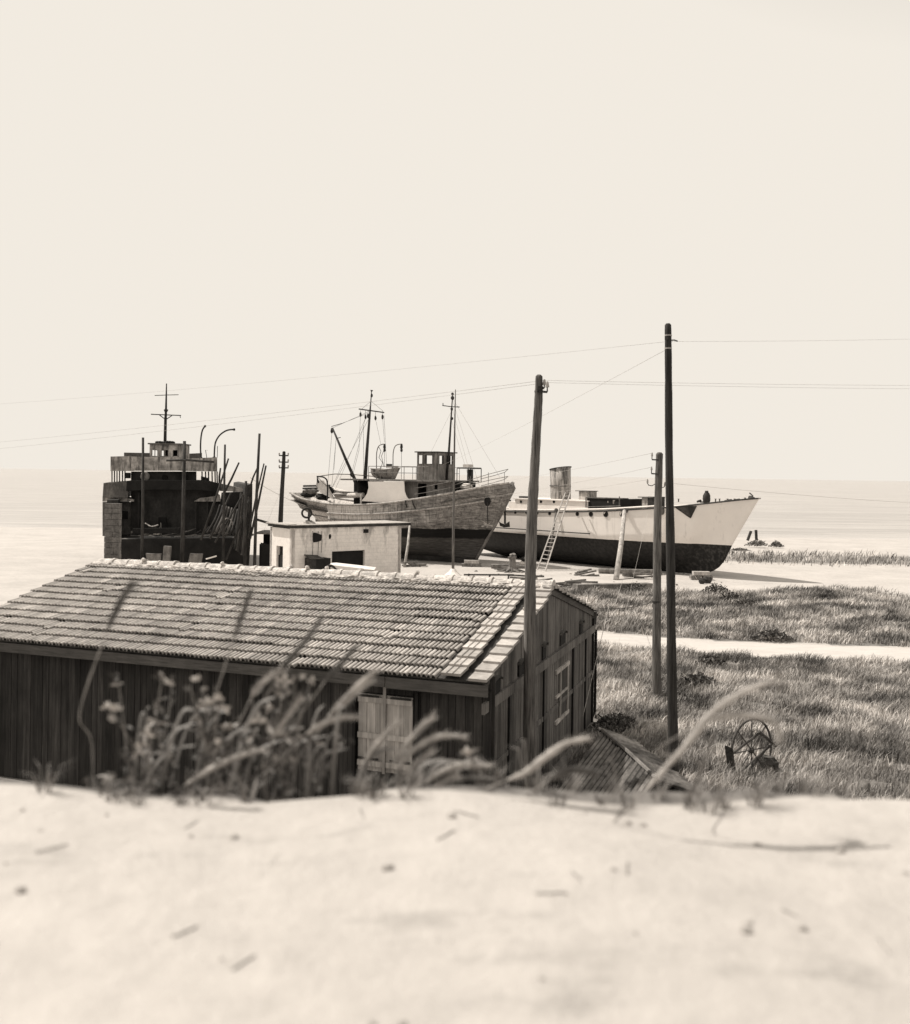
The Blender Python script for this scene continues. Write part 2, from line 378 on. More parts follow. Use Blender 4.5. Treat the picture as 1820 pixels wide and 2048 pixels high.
def sampler(x0,x1,y0,y1,near=None):
    def f(n):
        out=[]
        xx=rng.uniform(x0,x1,n*3); yy=y0+(y1-y0)*rng.uniform(0,1,n*3)**1.0; r=rng.uniform(0,1,n*3)
        for x,y,q in zip(xx,yy,r):
            if x/y>.5 or x/y<-.5: continue
            k=cover(x,y)
            if q<k and math.sin(x*2.7+2*math.sin(y*1.8))+math.sin(y*3.9+x*1.6)>-1.7+q*.5 :
                # keep clear of the shed
                a=(x-.63)*EX.x+(y-15.05)*EX.y; b=(x-.63)*EY.x+(y-15.05)*EY.y
                if a<.1 and -.1<b<9.1: continue
                out.append((x,y,gz(x,y)-.01))
                if len(out)>=n: break
        return np.array(out)
    return f
sa=math.radians(-19.4); EX=V(math.cos(sa),math.sin(sa),0); EY=V(-math.sin(sa),math.cos(sa),0)
hfun=lambda lo,hi:(lambda p,n: rng.uniform(lo,hi,n)*(.75+.5*np.sin(p[:,0]*1.3+np.sin(p[:,1]*.9)*2)**2))
blades('grass',90000,sampler(.3,24,11,34,),hfun(.09,.27),.02,m_grass,'tall dry grass growing between the wooden shed and the pale sand track')
blades('grass',46000,sampler(1.5,24,34,53),hfun(.1,.3),.035,m_grass,'rough grass strip growing between the sand track and the ship yard')
blades('grass',2600,sampler(14,34,64,82),hfun(.2,.45),.06,m_grass,'low beach scrub growing behind the bow of the white ship')
# ------------------------------------------------------------------ tiled wooden shed in front
O=V(.63,15.05,0); W=8.85; LS=10.9; ZE=2.70; RISE=1.02; YR=W/2
def S(x,y,z): return O+EX*x+EY*y+V(0,0,z)
shed=thing('wooden_shed',S(-LS/2,W/2,0),'long plank shed with a low clay tile roof, in front of everything','shed')
def zr(y): return ZE+RISE*(1-abs(y-YR)/YR)
FW=.34     # front wall set back under the eave
# front wall planks
mb=MB(); x=-LS
winu=[onp(u,1450,S(0,FW,0),EX)[0] for u in(716,829)]
zt_,zb_=onp(770,1388,S(0,FW,0),EX)[1],onp(770,1545,S(0,FW,0),EX)[1]
while x<-.02:
    w_=random.uniform(.11,.17); x2=min(x+w_,-.0); mb.tone=random.uniform(.6,1.25); pr_=random.uniform(0,.012)
    mid=(x+x2)/2
    segs=[(0,zr(FW)-.06)]
    if winu[0]<mid<winu[1]: segs=[(0,zb_),(zt_,zr(FW)-.06)]
    for a,b in segs: mb.box(S(mid,FW+.02-pr_,(a+b)/2),(x2-x-.008,.03,b-a),Matrix.Rotation(sa,3,'Z'))
    x=x2
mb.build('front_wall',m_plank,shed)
mb=MB(); mb.box(S(-LS/2,FW+.06,1.25),(LS-.1,.02,2.6),Matrix.Rotation(sa,3,'Z')); mb.build('wall_lining',m_dark,shed)
# gable wall: boards, battens, rails
VEN=[(990,1374,.34,.22),(1042,1335,.30,.2),(1087,1302,.2,.24),(1124,1276,.34,.2),(1161,1254,.2,.22),(1189,1239,.2,.2)]
vents=[]
for u,v,a,b in VEN:
    s_,z_=onp(u,v,S(-.12,0,0),EY); vents.append((s_-a*.65,s_+a*.65,z_-b*.65,z_+b*.65))
def clear(y,x1):
    return [h for h in vents if h[0]<y<h[1]]
mb=MB(); y=FW; GX=-.14
while y<W-.05:
    w_=random.uniform(.09,.14); y2=min(y+w_,W-.02); m_=(y+y2)/2; mb.tone=random.uniform(.72,1.2); top=zr(m_)-.05; pr_=random.uniform(0,.01)
    segs=[(0,top)]
    for h in vents:
        if h[0]<m_<h[1]: segs=[(0,h[2]),(h[3],top)]
    for a,b in segs:
        if b>a: mb.box(S(GX+pr_,m_,(a+b)/2),(.03,y2-y-.007,b-a),Matrix.Rotation(sa,3,'Z'))
    y=y2
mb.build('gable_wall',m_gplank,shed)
mb=MB(); mb.prism([S(GX-.06,FW,.02),S(GX-.06,W-.05,.02),S(GX-.06,W-.05,zr(W)-.1),S(GX-.06,YR,zr(YR)-.1),S(GX-.06,FW,zr(FW)-.1)],-EX*.02); mb.build('gable_lining',m_dark,shed)
zrail=onp(978,1392,S(0,0,0),EY)[1]
mb=MB(); mb.tone=1.; zr2=onp(1205,1248,S(0,0,0),EY)[1]
mb.beam(S(GX+.045,.02,2.27),S(GX+.045,W+.1,2.25),.05,.17); mb.build('wall_rail',m_gplank,shed)
for i,(a,b) in enumerate(((.35,2.55),(2.62,5.2),(5.3,W-.05))):
    mb=MB(); mb.beam(S(GX+.03,a,1.22),S(GX+.03,b,1.22),.035,.09); mb.build('lower_rail',m_gplank,shed)
for u in (1018,1050,1087,1145,1170,1191):
    s_,_=onp(u,1400,S(-.1,0,0),EY); mb=MB(); mb.tone=.22; mb.beam(S(GX+.028,s_,0),S(GX+.028,s_,2.17),.06,.03,EY); mb.build('wall_post',m_plank,shed)
mb=MB(); mb.tone=.3; mb.beam(S(GX+.03,W-.03,0),S(GX+.03,W-.03,2.5),.07,.08,EY); mb.build('corner_post',m_plank,shed)
mb=MB(); mb.tone=.7; mb.beam(S(-.1,FW-.03,0),S(-.1,FW-.03,2.5),.1,.1,EY); mb.build('corner_post',m_plank,shed)
for h in vents:      # hooded openings: small curved tile over each rafter hole
    mb=MB(); c_=(h[0]+h[1])/2; r_=(h[1]-h[0])/2
    mb.box(S(GX+.032,c_,(h[2]+h[3])/2),(.02,h[1]-h[0],h[3]-h[2]),Matrix.Rotation(sa,3,'Z')); v_=mb.build('vent',m_dark,shed)
    mb=MB(); mb.tone=.25
    arc=[(c_-r_*1.1*math.cos(t),h[3]-.03+.07*math.sin(t)) for t in[PI*k/6 for k in range(7)]]
    for (a,b),(a2,b2) in zip(arc,arc[1:]): mb.quad(S(GX+.01,a,b),S(GX+.01,a2,b2),S(GX+.09,a2,b2-.02),S(GX+.09,a,b-.02)); mb.quad(S(GX+.01,a,b-.015),S(GX+.09,a,b-.035),S(GX+.09,a2,b2-.035),S(GX+.01,a2,b2-.015))
    mb.build('vent_hood',m_tile,v_)
# gable window: frame outlines
gs=[onp(u,1380,S(0,0,0),EY)[0] for u in(1124,1144)]; za=onp(1134,1336,S(0,0,0),EY)[1]; zb=onp(1134,1434,S(0,0,0),EY)[1]
win=thing('window',S(0,gs[0],zb),'x','x'); del win['label'],win['category']; win.parent=shed; win.location=S(0,gs[0],zb)-shed.location
mb=MB(); mb.tone=1.3; mb.beam(S(GX+.04,gs[0]-.12,za),S(GX+.04,gs[1]+.1,za),.05,.08); mb.beam(S(GX+.04,gs[0]-.12,zb),S(GX+.04,gs[1]+.1,zb),.05,.07)
for s_,w_ in((gs[0]+.28,.05),(gs[1],.04)): mb.beam(S(GX+.04,s_,zb),S(GX+.04,s_,za),.04,w_,EY)
mb.beam(S(GX+.035,gs[0]-.1,(za+zb)/2),S(GX+.035,gs[1],(za+zb)/2),.04,.05); mb.build('frame',m_shutter,win)
mb=MB(); mb.tone=.55; mb.box(S(GX+.022,(gs[0]+gs[1])/2+.1,(za+zb)/2),(.02,gs[1]-gs[0]-.2,za-zb-.06),Matrix.Rotation(sa,3,'Z')); mb.build('shutter_panel',m_gplank,win)
# front shutters
shx=winu; mid=(shx[0]+shx[1])/2
for a,b,side in((shx[0]+.02,mid-.015,-1),(mid+.015,shx[1]-.02,1)):
    mb=MB(); n=3
    for k in range(n):
        x0=a+(b-a)*k/n; x1=a+(b-a)*(k+1)/n; mb.tone=random.uniform(.9,1.05); mb.box(S((x0+x1)/2,FW-.02,(zb_+zt_)/2),(x1-x0-.006,.03,zt_-zb_-.03),Matrix.Rotation(sa,3,'Z'))
    sh=mb.build('shutter',m_shutter,shed)
    for z_ in(zt_-.1,(zt_+zb_)/2-.05,zb_+.14):
        mb=MB(); mb.tone=1.05; mb.box(S((a+b)/2,FW-.05,z_),(b-a,.03,.09),Matrix.Rotation(sa,3,'Z')); mb.build('cross_board',m_shutter,sh)
    for z_ in(zt_-.04,zb_+.22):
        mb=MB(); mb.box(S(a+.2 if side<0 else b-.2,FW-.07,z_),(.36,.012,.035),Matrix.Rotation(sa,3,'Z')); mb.build('strap_hinge',m_iron,sh)
mb=MB(); mb.tone=1.
mb.beam(S(mid,FW-.075,zb_),S(mid,FW-.075,zt_+.3),.05,.02,EY); mb.build('centre_batten',m_shutter,shed)
for s_ in(shx[0]-.05,shx[1]+.05):
    mb=MB(); mb.tone=.35; mb.beam(S(s_,FW-.03,zb_-.1),S(s_,FW-.03,zt_+.1),.05,.07,EY); mb.build('window_jamb',m_plank,shed)
# fascia, rafters, barge boards
mb=MB(); mb.tone=1.5; xj=onp(770,1360,S(0,0,0),EX)[0]
mb.beam(S(-LS-.1,.02,ZE-.14),S(xj-.01,.02,ZE-.14),.03,.17); mb.build('fascia_board',m_fascia,shed)
mb=MB(); mb.tone=1.7; mb.beam(S(xj+.01,.015,ZE-.145),S(-.02,.015,ZE-.145),.03,.18); mb.build('fascia_board',m_fascia,shed)
mb=MB(); mb.tone=1.; mb.beam(S(-LS,W-.02,ZE-.12),S(-.02,W-.02,ZE-.12),.03,.15); mb.build('fascia_board',m_fascia,shed)
for ya,yb in((.05,YR),(YR,W-.05)):
    mb=MB(); mb.tone=.8; mb.beam(S(-.1,ya,zr(ya)-.09),S(-.1,yb,zr(yb)-.09),.03,.13); mb.build('barge_board',m_fascia,shed)
# roof deck and tiles
def slope(front):
    mb=MB(); y0,y1=(.0,YR) if front else (W,YR); sy=1 if front else -1
    L_=math.hypot(YR,RISE); rows=13; ex_=L_/rows; ca,sn=YR/L_,RISE/L_
    def p(x,s_,h):   # s_ along slope from the eave, h off the slope
        return S(x,y0+sy*(s_*ca-h*sn),ZE+s_*sn+h*ca)
    cols=int((LS-.78)/.164)
    prof=[(a*.8,b*.9) for a,b in [(0,-.012),(.018,.026),(.04,.034),(.062,.024),(.075,-.012),(.098,-.012),(.112,.024),(.134,.034),(.158,.028),(.175,.014),(.188,-.012),(.202,-.012)]]
    groove={0:.6,3:.7,4:.3,5:.6,8:.95,9:.7,10:.3}  # groove dirt, also paints the shading between the rolls into the tone
    for r in range(rows):
        shift=random.uniform(-.02,.02); lift=0; rowt=random.uniform(.93,1.07)
        for k in range(-1,cols):
            if random.random()<.045: lift=random.choice([0,0,.012,.022])
            x0=-LS+.05+k*.164+shift; j=random.uniform(-.008,.008); mb.tone=rowt*random.choice([random.uniform(.86,1.12)]*14+[1.3,.75]); dl=random.uniform(-.012,.012); tw=random.uniform(-.006,.006)
            slip=random.choice([0]*70+[-.09]); s0=r*ex_-.035+dl+slip; s1=(r+1)*ex_+.03+slip; tw*=1+(slip<0)*3
            vs=[];fs=[];n=len(prof)
            for i,(px,pz) in enumerate(prof): 
                t=tw*(px-.1)*8
                vs+=[p(x0+px+j,s1,pz*.8+.0+lift*.3),p(x0+px+j,s0,pz+.04+lift+t),p(x0+px+j,s0+.004,pz+.04-.022+lift+t)]
            t0_=mb.tone; b0=len(mb.v); mb.add(vs,[])
            for i in range(n-1):
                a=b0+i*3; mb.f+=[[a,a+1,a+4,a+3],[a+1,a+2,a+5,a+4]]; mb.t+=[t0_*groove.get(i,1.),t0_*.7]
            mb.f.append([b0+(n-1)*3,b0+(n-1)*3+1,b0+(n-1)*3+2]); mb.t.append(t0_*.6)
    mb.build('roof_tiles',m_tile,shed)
    # verge: a raised flat lane, a dark gap and a lower lane of tiles
    mb=MB()
    for r in range(rows):
        s0=r*ex_-.03; s1=(r+1)*ex_+.03
        for xa,xb,h0 in((-.76,-.44,.06),(-.31,-.01,.0)):
            d_=random.uniform(-.02,.02); mb.tone=random.uniform(.75,1.15)
            vs=[p(xa+d_,s1,h0+.01),p(xb+d_,s1,h0+.01),p(xa+d_,s0,h0+.055),p(xb+d_,s0,h0+.055),p(xa+d_,s0,h0+.01),p(xb+d_,s0,h0+.01),p(xa+d_,s1,h0-.04),p(xb+d_,s1,h0-.04)]
            mb.add(vs,[(0,2,3,1),(2,4,5,3),(1,3,5,7),(0,6,4,2)])
            if xa<-.5: 
                for q in(.3,.62): mb.add([p(xa+(xb-xa)*q+d_-.012,s1,h0+.012),p(xa+(xb-xa)*q+d_,s1,h0+.028),p(xa+(xb-xa)*q+d_+.012,s1,h0+.012),p(xa+(xb-xa)*q+d_-.012,s0,h0+.056),p(xa+(xb-xa)*q+d_,s0,h0+.072),p(xa+(xb-xa)*q+d_+.012,s0,h0+.056)],[(0,3,4,1),(1,4,5,2),(3,5,4)])
    mb.build('verge_tiles',m_tile,shed)
    mb=MB(); mb.add([p(-LS,0,-.0),p(-.03,0,-.0),p(-.03,L_,-.0),p(-LS,L_,-.0),p(-LS,0,-.03),p(-.03,0,-.03),p(-.03,L_,-.03),p(-LS,L_,-.03)],[(0,1,2,3),(4,7,6,5),(0,4,5,1),(1,5,6,2),(3,7,4,0)]); mb.build('roof_deck',m_darktimber,shed)
slope(True); slope(False)
mb=MB(); x=-LS; zq=zr(YR)+.035
while x<-.2:
    l_=.43; d_=random.uniform(-.012,.012); pts=[]
    for i,(f_,r_) in enumerate(((0,.125),(.8,.135),(.86,.15),(1,.152))):
        for k in range(9):
            t=PI*k/8; pts.append(S(x+l_*f_,YR-math.cos(t)*r_*1.15,zq-.04+d_+math.sin(t)*r_*.9))
    mb.add(pts,[(i*9+k,(i+1)*9+k,(i+1)*9+k+1,i*9+k+1) for i in range(3) for k in range(8)]+[tuple(27+k for k in range(9))])
    if random.random()<.3: mb.blob(S(x+l_,YR+random.uniform(-.1,.1),zq+.1),(.05,.05,.045))
    x+=l_*.97
mb.build('ridge_tiles',m_mortar,shed)
mb=MB(); x=-LS                       # lime mortar bedding either side of the ridge
while x<-.05:
    for sg in(-1,1): mb.blob(S(x,YR+sg*random.uniform(.13,.2),zr(YR)+.0+random.uniform(-.01,.012)),(.13,.09,.045),6,4,.35)
    x+=.11
mb.build('mortar_bed',m_mortar,shed)
for nm,(u,v) in (('loose',(1000,1163)),):
    mb=MB(); mb.beam(S(-2.0,YR+.25,3.84),S(-.95,YR+.3,3.88),.04,.03)
    for q in(-1.9,-1.45,-1.05): mb.beam(S(q,YR+.2,3.7),S(q,YR+.28,3.86),.03,.03)
    pl=mb.build('plank',m_darktimber); rebase(pl,S(-1.5,YR+.25,3.7)); tag(pl,'thin dark plank lying on short blocks on top of the shed ridge','plank')
# ------------------------------------------------------------------ corrugated shack beside the shed
def corr_sheet(mb,a,b,c,n=26,amp=.014,tone=1.):
    """sheet with corner a, ridge direction b (corrugations repeat along b), fall direction c"""
    a,b,c=Vector(a),Vector(b),Vector(c); nn=b.cross(c).normalized(); nn=nn if nn.z>0 else -nn
    k_=n*4; vs=[]; mb.tone=tone
    for i in range(k_+1):
        h=nn*amp*math.sin(2*PI*i/4); q=a+b*(i/k_)+h; vs+=[q,q+c,q-nn*.006,q+c-nn*.006]
    fs=[]
    for i in range(k_):
        j=i*4; b0=len(mb.f); fs+=[(j,j+1,j+5,j+4),(j+2,j+6,j+7,j+3),(j+1,j+3,j+7,j+5),(j,j+4,j+6,j+2)]
    mb.add(vs,fs)
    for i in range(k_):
        for e in range(4): mb.t[len(mb.t)-len(fs)+i*4+e]=tone*(1.5,1.2,.45,.5)[i%4]  # light crests, dark rusty troughs: corrugation shading put into the face tone
pA=P(1205,1463,18.6); pB=P(1268,1518,16.9); pC=P(1312,1562,15.6)
shk=thing('corrugated_shack',V(pB.x,pB.y,0),'low shack roofed with rusty corrugated iron sheets beside the shed','shack')
rd=(pC-pA); fl=V(-.95,-1.1,-.75); fr=V(.78,.2,-.3)
for i,(t0,t1,f_,m0) in enumerate(((0,.34,fl,0),(.345,.66,fl*1.02,.0),(.67,1.,fl,.0))):
    mb=MB(); corr_sheet(mb,pA+rd*t0+V(0,0,.03*i-.04),rd*(t1-t0+.02),f_*1.35,6,.034,[1.1,.8,1.0][i]); mb.build('roof_sheet',m_corr,shk)
for i,(t0,t1) in enumerate(((-.12,.25),(.26,.62),(.64,1.))):
    mb=MB(); corr_sheet(mb,pA+rd*t0+V(0,0,.03*i-.02),rd*(t1-t0+.02),fr,6,.034,[1.3,.7,.8][i]); mb.build('roof_sheet',m_corr,shk)
mb=MB()
for sg,f_ in((0,fl*1.2),(1,fr*.9)):
    a=pA+f_; b=pC+f_; mb.prism([V(a.x,a.y,0),V(b.x,b.y,0),b-V(0,0,.08),a-V(0,0,.08)],V(.03,.03,0))
for q in(pA,pC): 
    a=q+fl*1.2; b=q+fr*.9; mb.prism([V(a.x,a.y,0),V(b.x,b.y,0),b-V(0,0,.08),q-V(0,0,.08),a-V(0,0,.08)],V(.02,-.03,0))
mb.build('wall',m_darktimber,shk)
mb=MB(); mb.tube([pA+V(0,0,.03),pA+rd*.5+V(.02,0,.04),pC+V(0,0,.05)],.035,6); mb.build('ridge_strip',m_timber,shk)
# ------------------------------------------------------------------ farm implement in the grass
def impl():
    c=Gd(1500,1545); t=thing('farm_implement',c,'rusty spoked-wheel farm implement abandoned in the grass','farm implement')
    Y=c.y; q=lambda u,v,dy=0:P(u,v,Y+dy)
    mb=MB(); ce=q(1503,1500); rad=.62; ring=[]
    for k in range(25):
        a=2*PI*k/24; ring.append(ce+V(math.cos(a)*rad*.8,math.cos(a)*rad*.5,math.sin(a)*rad))
    mb.tube(ring,.022,6,False); wh=mb.build('wheel',m_rust,t)
    mb=MB()
    for k in range(0,24,3): mb.tube([ce,ring[k]],.012,5)
    mb.blob(ce,.07); mb.build('spokes',m_rust,wh)
    for a,b,r in (((1455,1515),(1520,1465),.025),((1518,1463),(1552,1492),.03),((1480,1545),(1556,1478),.022),((1470,1575),(1530,1500),.03)):
        mb=MB(); mb.tube([q(*a,-.3),q(*b,-.1)],r,6); mb.build('frame_bar',m_rust,t)
    mb=MB()
    for k in range(9): mb.add([q(1449+k*.8,1490+k*6,-.3),q(1466+k*.6,1497+k*5.2,-.35),q(1467+k*.6,1503+k*5.2,-.35),q(1450+k*.8,1497+k*6,-.3)],[(0,1,2,3)])
    mb.build('blade',m_rust,t)
    mb=MB(); mb.box(q(1535,1535),(.35,.3,.3)); mb.blob(q(1535,1530),(.2,.2,.2)); mb.build('gearbox',m_rust,t)
impl()
# ------------------------------------------------------------------ utility poles
def pole(pts,Y,r0,r1,m,label,base=None,seg=12):
    """pts pixels from top to foot, all at depth Y"""
    p=[P(u,v,Y) for u,v in pts]
    if p[-1].z>.05: 
        d=(p[-1]-p[-2]).normalized(); p.append(p[-1]+d*((p[-1].z)/-d.z))
    b=V(p[-1].x,p[-1].y,0); t=thing('utility_pole',b,label,'utility pole','wooden utility poles')
    c=cat_rom(p,5); n=len(c); mb=MB()
    rr=[(r0+(r1-r0)*i/(n-1))*(1+random.uniform(-.055,.055)) for i in range(n)]
    tip=c[0]+V(0,0,r0*.5); mb.tube([tip]+c,[r0*.55]+rr,seg); mb.build('pole',m,t,True); return t,p
def insul(t,base,sd,Lh,up,r=.045,hook=False):
    mb=MB(); e=base+V(*sd)*Lh
    if hook: mb.tube([base,base+V(*sd)*Lh*.4+V(0,0,-up*.6),base+V(*sd)*Lh*.8+V(0,0,-up*.5),e+V(0,0,up*.2),e+V(0,0,up)],.012,6)
    else: mb.beam(base,e,.035,.035); mb.tube([e,e+V(0,0,up)],.012,6)
    b=mb.build('bracket',m_iron,t); mb=MB(); q=e+V(0,0,up)
    mb.tube([q-V(0,0,.05),q,q+V(0,0,.03),q+V(0,0,.05)],[r,r*.8,r*.6,r*.3],8); mb.build('insulator',m_porcelain,b)
    return q+V(0,0,.03)
YA=16.6
tA,pa=pole([(1078,753),(1077,800),(1073,870),(1068,960),(1063,1060),(1060,1200),(1060,1340),(1060,1560)],YA,.062,.12,m_pole,'bent weathered pole rising in front of the shed gable')
i1=insul(tA,P(1078,776,YA),(1,-.1,0),.09,.10,.035); i2=insul(tA,P(1078,783,YA-.1),(1,0,-.05),.14,.13,.035)
mb=MB(); mb.tube([P(1069,783,YA),P(1086,783,YA)],.02,6); mb.box(P(1080,778,YA-.08),(.1,.06,.09)); mb.build('clamp_band',m_iron,tA)
YB=17.2
tB,pb=pole([(1336,650),(1337,760),(1338,900),(1341,1100),(1343,1300),(1346,1480),(1348,1600)],YB,.057,.105,m_poledark,'tallest pole, dark and straight with two pale bands near its top')
for v_ in(671,697):
    mb=MB(); c_=P(1336.4,v_,YB); mb.tube([c_-V(0,0,.012),c_+V(0,0,.012)],.066,12); mb.build('band',m_porcelain,tB)
mb=MB(); c_=P(1337,681,YB); mb.tube([c_,c_+V(.1,0,.01),c_+V(.16,0,-.01)],.012,6); mb.box(P(1333,676,YB-.06),(.06,.03,.06)); mb.build('bracket',m_iron,tB)
YC=25.87
tC,pc=pole([(1319,908),(1318,940),(1315,1050),(1314,1200),(1313,1330),(1315,1400)],YC,.092,.13,m_pole,'shorter pole with hooked insulators standing in the grass')
j1=insul(tC,P(1316,920,YC-.09),(-1,0,.05),.16,.14,.03); j2=insul(tC,P(1315,948,YC-.09),(-1,0,.05),.16,.14,.03)
j3=insul(tC,P(1310,968,YC-.06),(-1,0,0),.2,.08,.03,True); j4=insul(tC,P(1320,972,YC-.06),(1,0,0),.13,.06,.03,True)
mb=MB(); c_=P(1313,1203,YC); mb.tube([c_-V(0,0,.02),c_+V(0,0,.02)],.118,12); mb.build('clamp_band',m_iron,tC)
YD=58.
tD,pd=pole([(568,904),(567,930),(563,1000),(559,1090)],YD,.095,.17,m_poledark,'distant pole with three crossarms behind the white block building')
for v_ in(911,924,935.5):
    mb=MB(); mb.beam(P(558,v_,YD-.12),P(577,v_+.3,YD-.12),.06,.07)
    a_=mb.build('crossarm',m_darktimber,tD)
    for u_ in(558.5,576.5):
        mb=MB(); q=P(u_,v_-2,YD-.12); mb.tube([q-V(0,0,.08),q+V(0,0,.05),q+V(0,0,.1)],[.02,.05,.03],7); mb.build('insulator',m_porcelain,a_)
# ------------------------------------------------------------------ overhead wires and guys
def wire(a,b,sag,r,label,group='overhead wires',m=None,n=16):
    a,b=Vector(a),Vector(b); mb=MB(); pts=[a.lerp(b,i/n)-V(0,0,sag*4*(i/n)*(1-i/n)) for i in range(n+1)]
    mb.tube(pts,r*.62,5,True); return lone(mb,'wire',m or m_wire,a,label,'wire',group,True)
wire(P(1337,683,YB),P(-260,823,40),.15,.0035,'highest overhead wire, running left from the tallest pole')
wire(P(1340,683,YB),P(1900,676,22),.02,.0035,'highest overhead wire, running right from the tallest pole')
wire(i1,P(-260,905,40),.12,.0045,'upper of the two wires running left from the bent pole')
wire(i2,P(-260,920,40),.12,.0045,'lower of the two wires running left from the bent pole')
wire(i1,P(1900,771,21),.02,.004,'upper of the two wires running right from the bent pole')
wire(i2,P(1900,778,21),.02,.004,'lower of the two wires running right from the bent pole')
wire(j1,P(900,972,75),.2,.006,'top wire from the hooked-insulator pole towards the funnel')
wire(j2,P(900,1000,75),.2,.006,'second wire from the hooked-insulator pole towards the white ship')
wire(j3,P(1000,985,70),.2,.006,'third wire from the hooked-insulator pole towards the white ship')
wire(j4,P(1900,1010,30),.05,.006,'low wire running right from the hooked-insulator pole')
wire(P(1331,700,YB),P(880,932,64),.1,.005,'faint slanting wire from the tallest pole down to the fishing boat')
wire(S(0,W,2.75),P(1309,1203,YC-.1),.08,.012,'cable tied from the shed corner to the pole in the grass',m=m_rope)
wire(P(1218,1212,22.9),P(1166,1432,19.5),.0,.010,'pale guy rope slanting down across the shed gable','guy ropes',m_paletimber)
wire(P(1295,1030,30),P(1225,1340,24),.0,.005,'thin guy rope beside the shed','guy ropes')
wire(P(560,985,YD),P(527,1062,52),.0,.012,'stay wire left of the distant pole','guy ropes')
wire(P(500,955,56),P(612,1012,60),.15,.02,'slack line from the scaffold to the fishing boat stern','guy ropes',m_wire)
wire(P(1245,1160,50),P(1230,1212,30),.0,.012,'pale rope end behind the shed','guy ropes',m_paletimber)
# ------------------------------------------------------------------ white block building
bo=P(583,1100,50); bo=V(bo.x,bo.y,0); ba=math.radians(38); bx=V(math.cos(ba),math.sin(ba),0); by=V(-math.sin(ba),math.cos(ba),0)
s_end=onp(802,1100,bo,bx)[0]; s_left=onp(540,1100,bo,by)[0]
bl=thing('block_building',bo+bx*3+by*2.5,'small flat-roofed whitewashed block building in front of the fishing boat','building')
zt=onp(583,1057,bo,bx)[1]
h1=onp(664,1103,bo,bx),onp(729,1132,bo,bx)
mb=MB(); mb.wall(bo,bx,s_end,0,zt,.2,[(h1[0][0],h1[1][0],h1[1][1],h1[0][1])],by); mb.build('front_wall',m_block,bl)
dl=onp(566,1092,bo,by)[0],onp(553,1092,bo,by)[0]
mb=MB(); mb.wall(bo,by,s_left,0,zt-.03,.2,[(dl[0],dl[1],.0,onp(560,1092,bo,by)[1])],bx); mb.build('side_wall',m_lime,bl)
mb=MB(); mb.wall(bo+by*(s_left-.2),bx,s_end,0,zt-.02,.18,[],by); mb.wall(bo+bx*(s_end-.2),by,s_left-.2,0,zt-.03,.19,[],bx); mb.build('rear_wall',m_block,bl)
mb=MB(); R_=Matrix.Rotation(ba,3,'Z')
mb.box(bo+bx*(s_end/2+.25)+by*(s_left/2+.02)+V(0,0,zt+.08),(s_end+.66,s_left+.25,.14),R_); rf=mb.build('roof_slab',m_darktimber,bl)
mb=MB(); mb.box(bo+bx*(s_end/2+.25)+by*(s_left/2+.02)+V(0,0,zt+.165),(s_end+.67,s_left+.26,.03),R_); mb.build('roof_screed',m_stone,rf)
mb=MB(); mb.box(bo+bx*.0+by*(s_left/2)+V(0,0,zt+.19),(.5,s_left+.1,.05),R_); mb.build('parapet',m_stone,rf)
mb=MB(); mb.box(bo+bx*((h1[0][0]+h1[1][0])/2)+by*.17+V(0,0,(h1[0][1]+h1[1][1])/2),(h1[1][0]-h1[0][0],.02,h1[0][1]-h1[1][1]),R_); wd=mb.build('window',m_dark,bl)
mb=MB()
for z_ in(h1[0][1],h1[1][1]): mb.beam(bo+bx*h1[0][0]+by*.06+V(0,0,z_),bo+bx*h1[1][0]+by*.06+V(0,0,z_),.06,.05)
mb.build('frame',m_darktimber,wd)
mb=MB(); mb.box(bo+by*((dl[0]+dl[1])/2)+bx*.14+V(0,0,.75),(.04,abs(dl[1]-dl[0]),1.6),R_); mb.build('door',m_dark,bl)
q=lambda u,v,k=0:(lambda s_,z_:bo+bx*s_-by*k+V(0,0,z_))(*onp(u,v,bo,bx))
a_=q(625,1126); mb=MB(); mb.box(q(631,1127,.35),(1.0,.66,.62),R_); bxo=mb.build('wall_cabinet',m_black,bl)
mb=MB(); mb.box(q(614,1127,.34),(.28,.7,.6),R_); mb.build('side_panel',m_iron,bxo)
mb=MB(); mb.prism([q(605,1116,.72),q(634,1116,.72),q(634,1111,.0),q(608,1110,.0)],V(0,0,.03)); mb.build('lid',m_rust,bxo)
for u_,v0,v1 in((625,1062,1112),(636,1062,1114),(643,1062,1105)):
    mb=MB(); mb.tube([q(u_,v0,.03),q(u_+.5,(v0+v1)/2,.03),q(u_-1,v1,.04)],.012,5); mb.build('conduit',m_rope,bl)
mb=MB(); mb.blob(q(627,1075,.0),(.42,.04,.26),14,6,.25); mb.build('broken_patch',m_black,bl)
mb=MB(); mb.blob(q(659,1073,.0),(.1,.03,.13),8,5,.25); mb.build('broken_patch',m_black,bl)
mb=MB(); mb.box(q(731,1062,.04),(.28,.1,.2),R_); mb.build('bracket_box',m_black,bl)
mb=MB(); mb.blob(bo+bx*1.5+by*.9+V(0,0,zt+.18),(.36,.3,.16),10,6,.15); mo=mb.build('roof_mound',m_stone,bl)
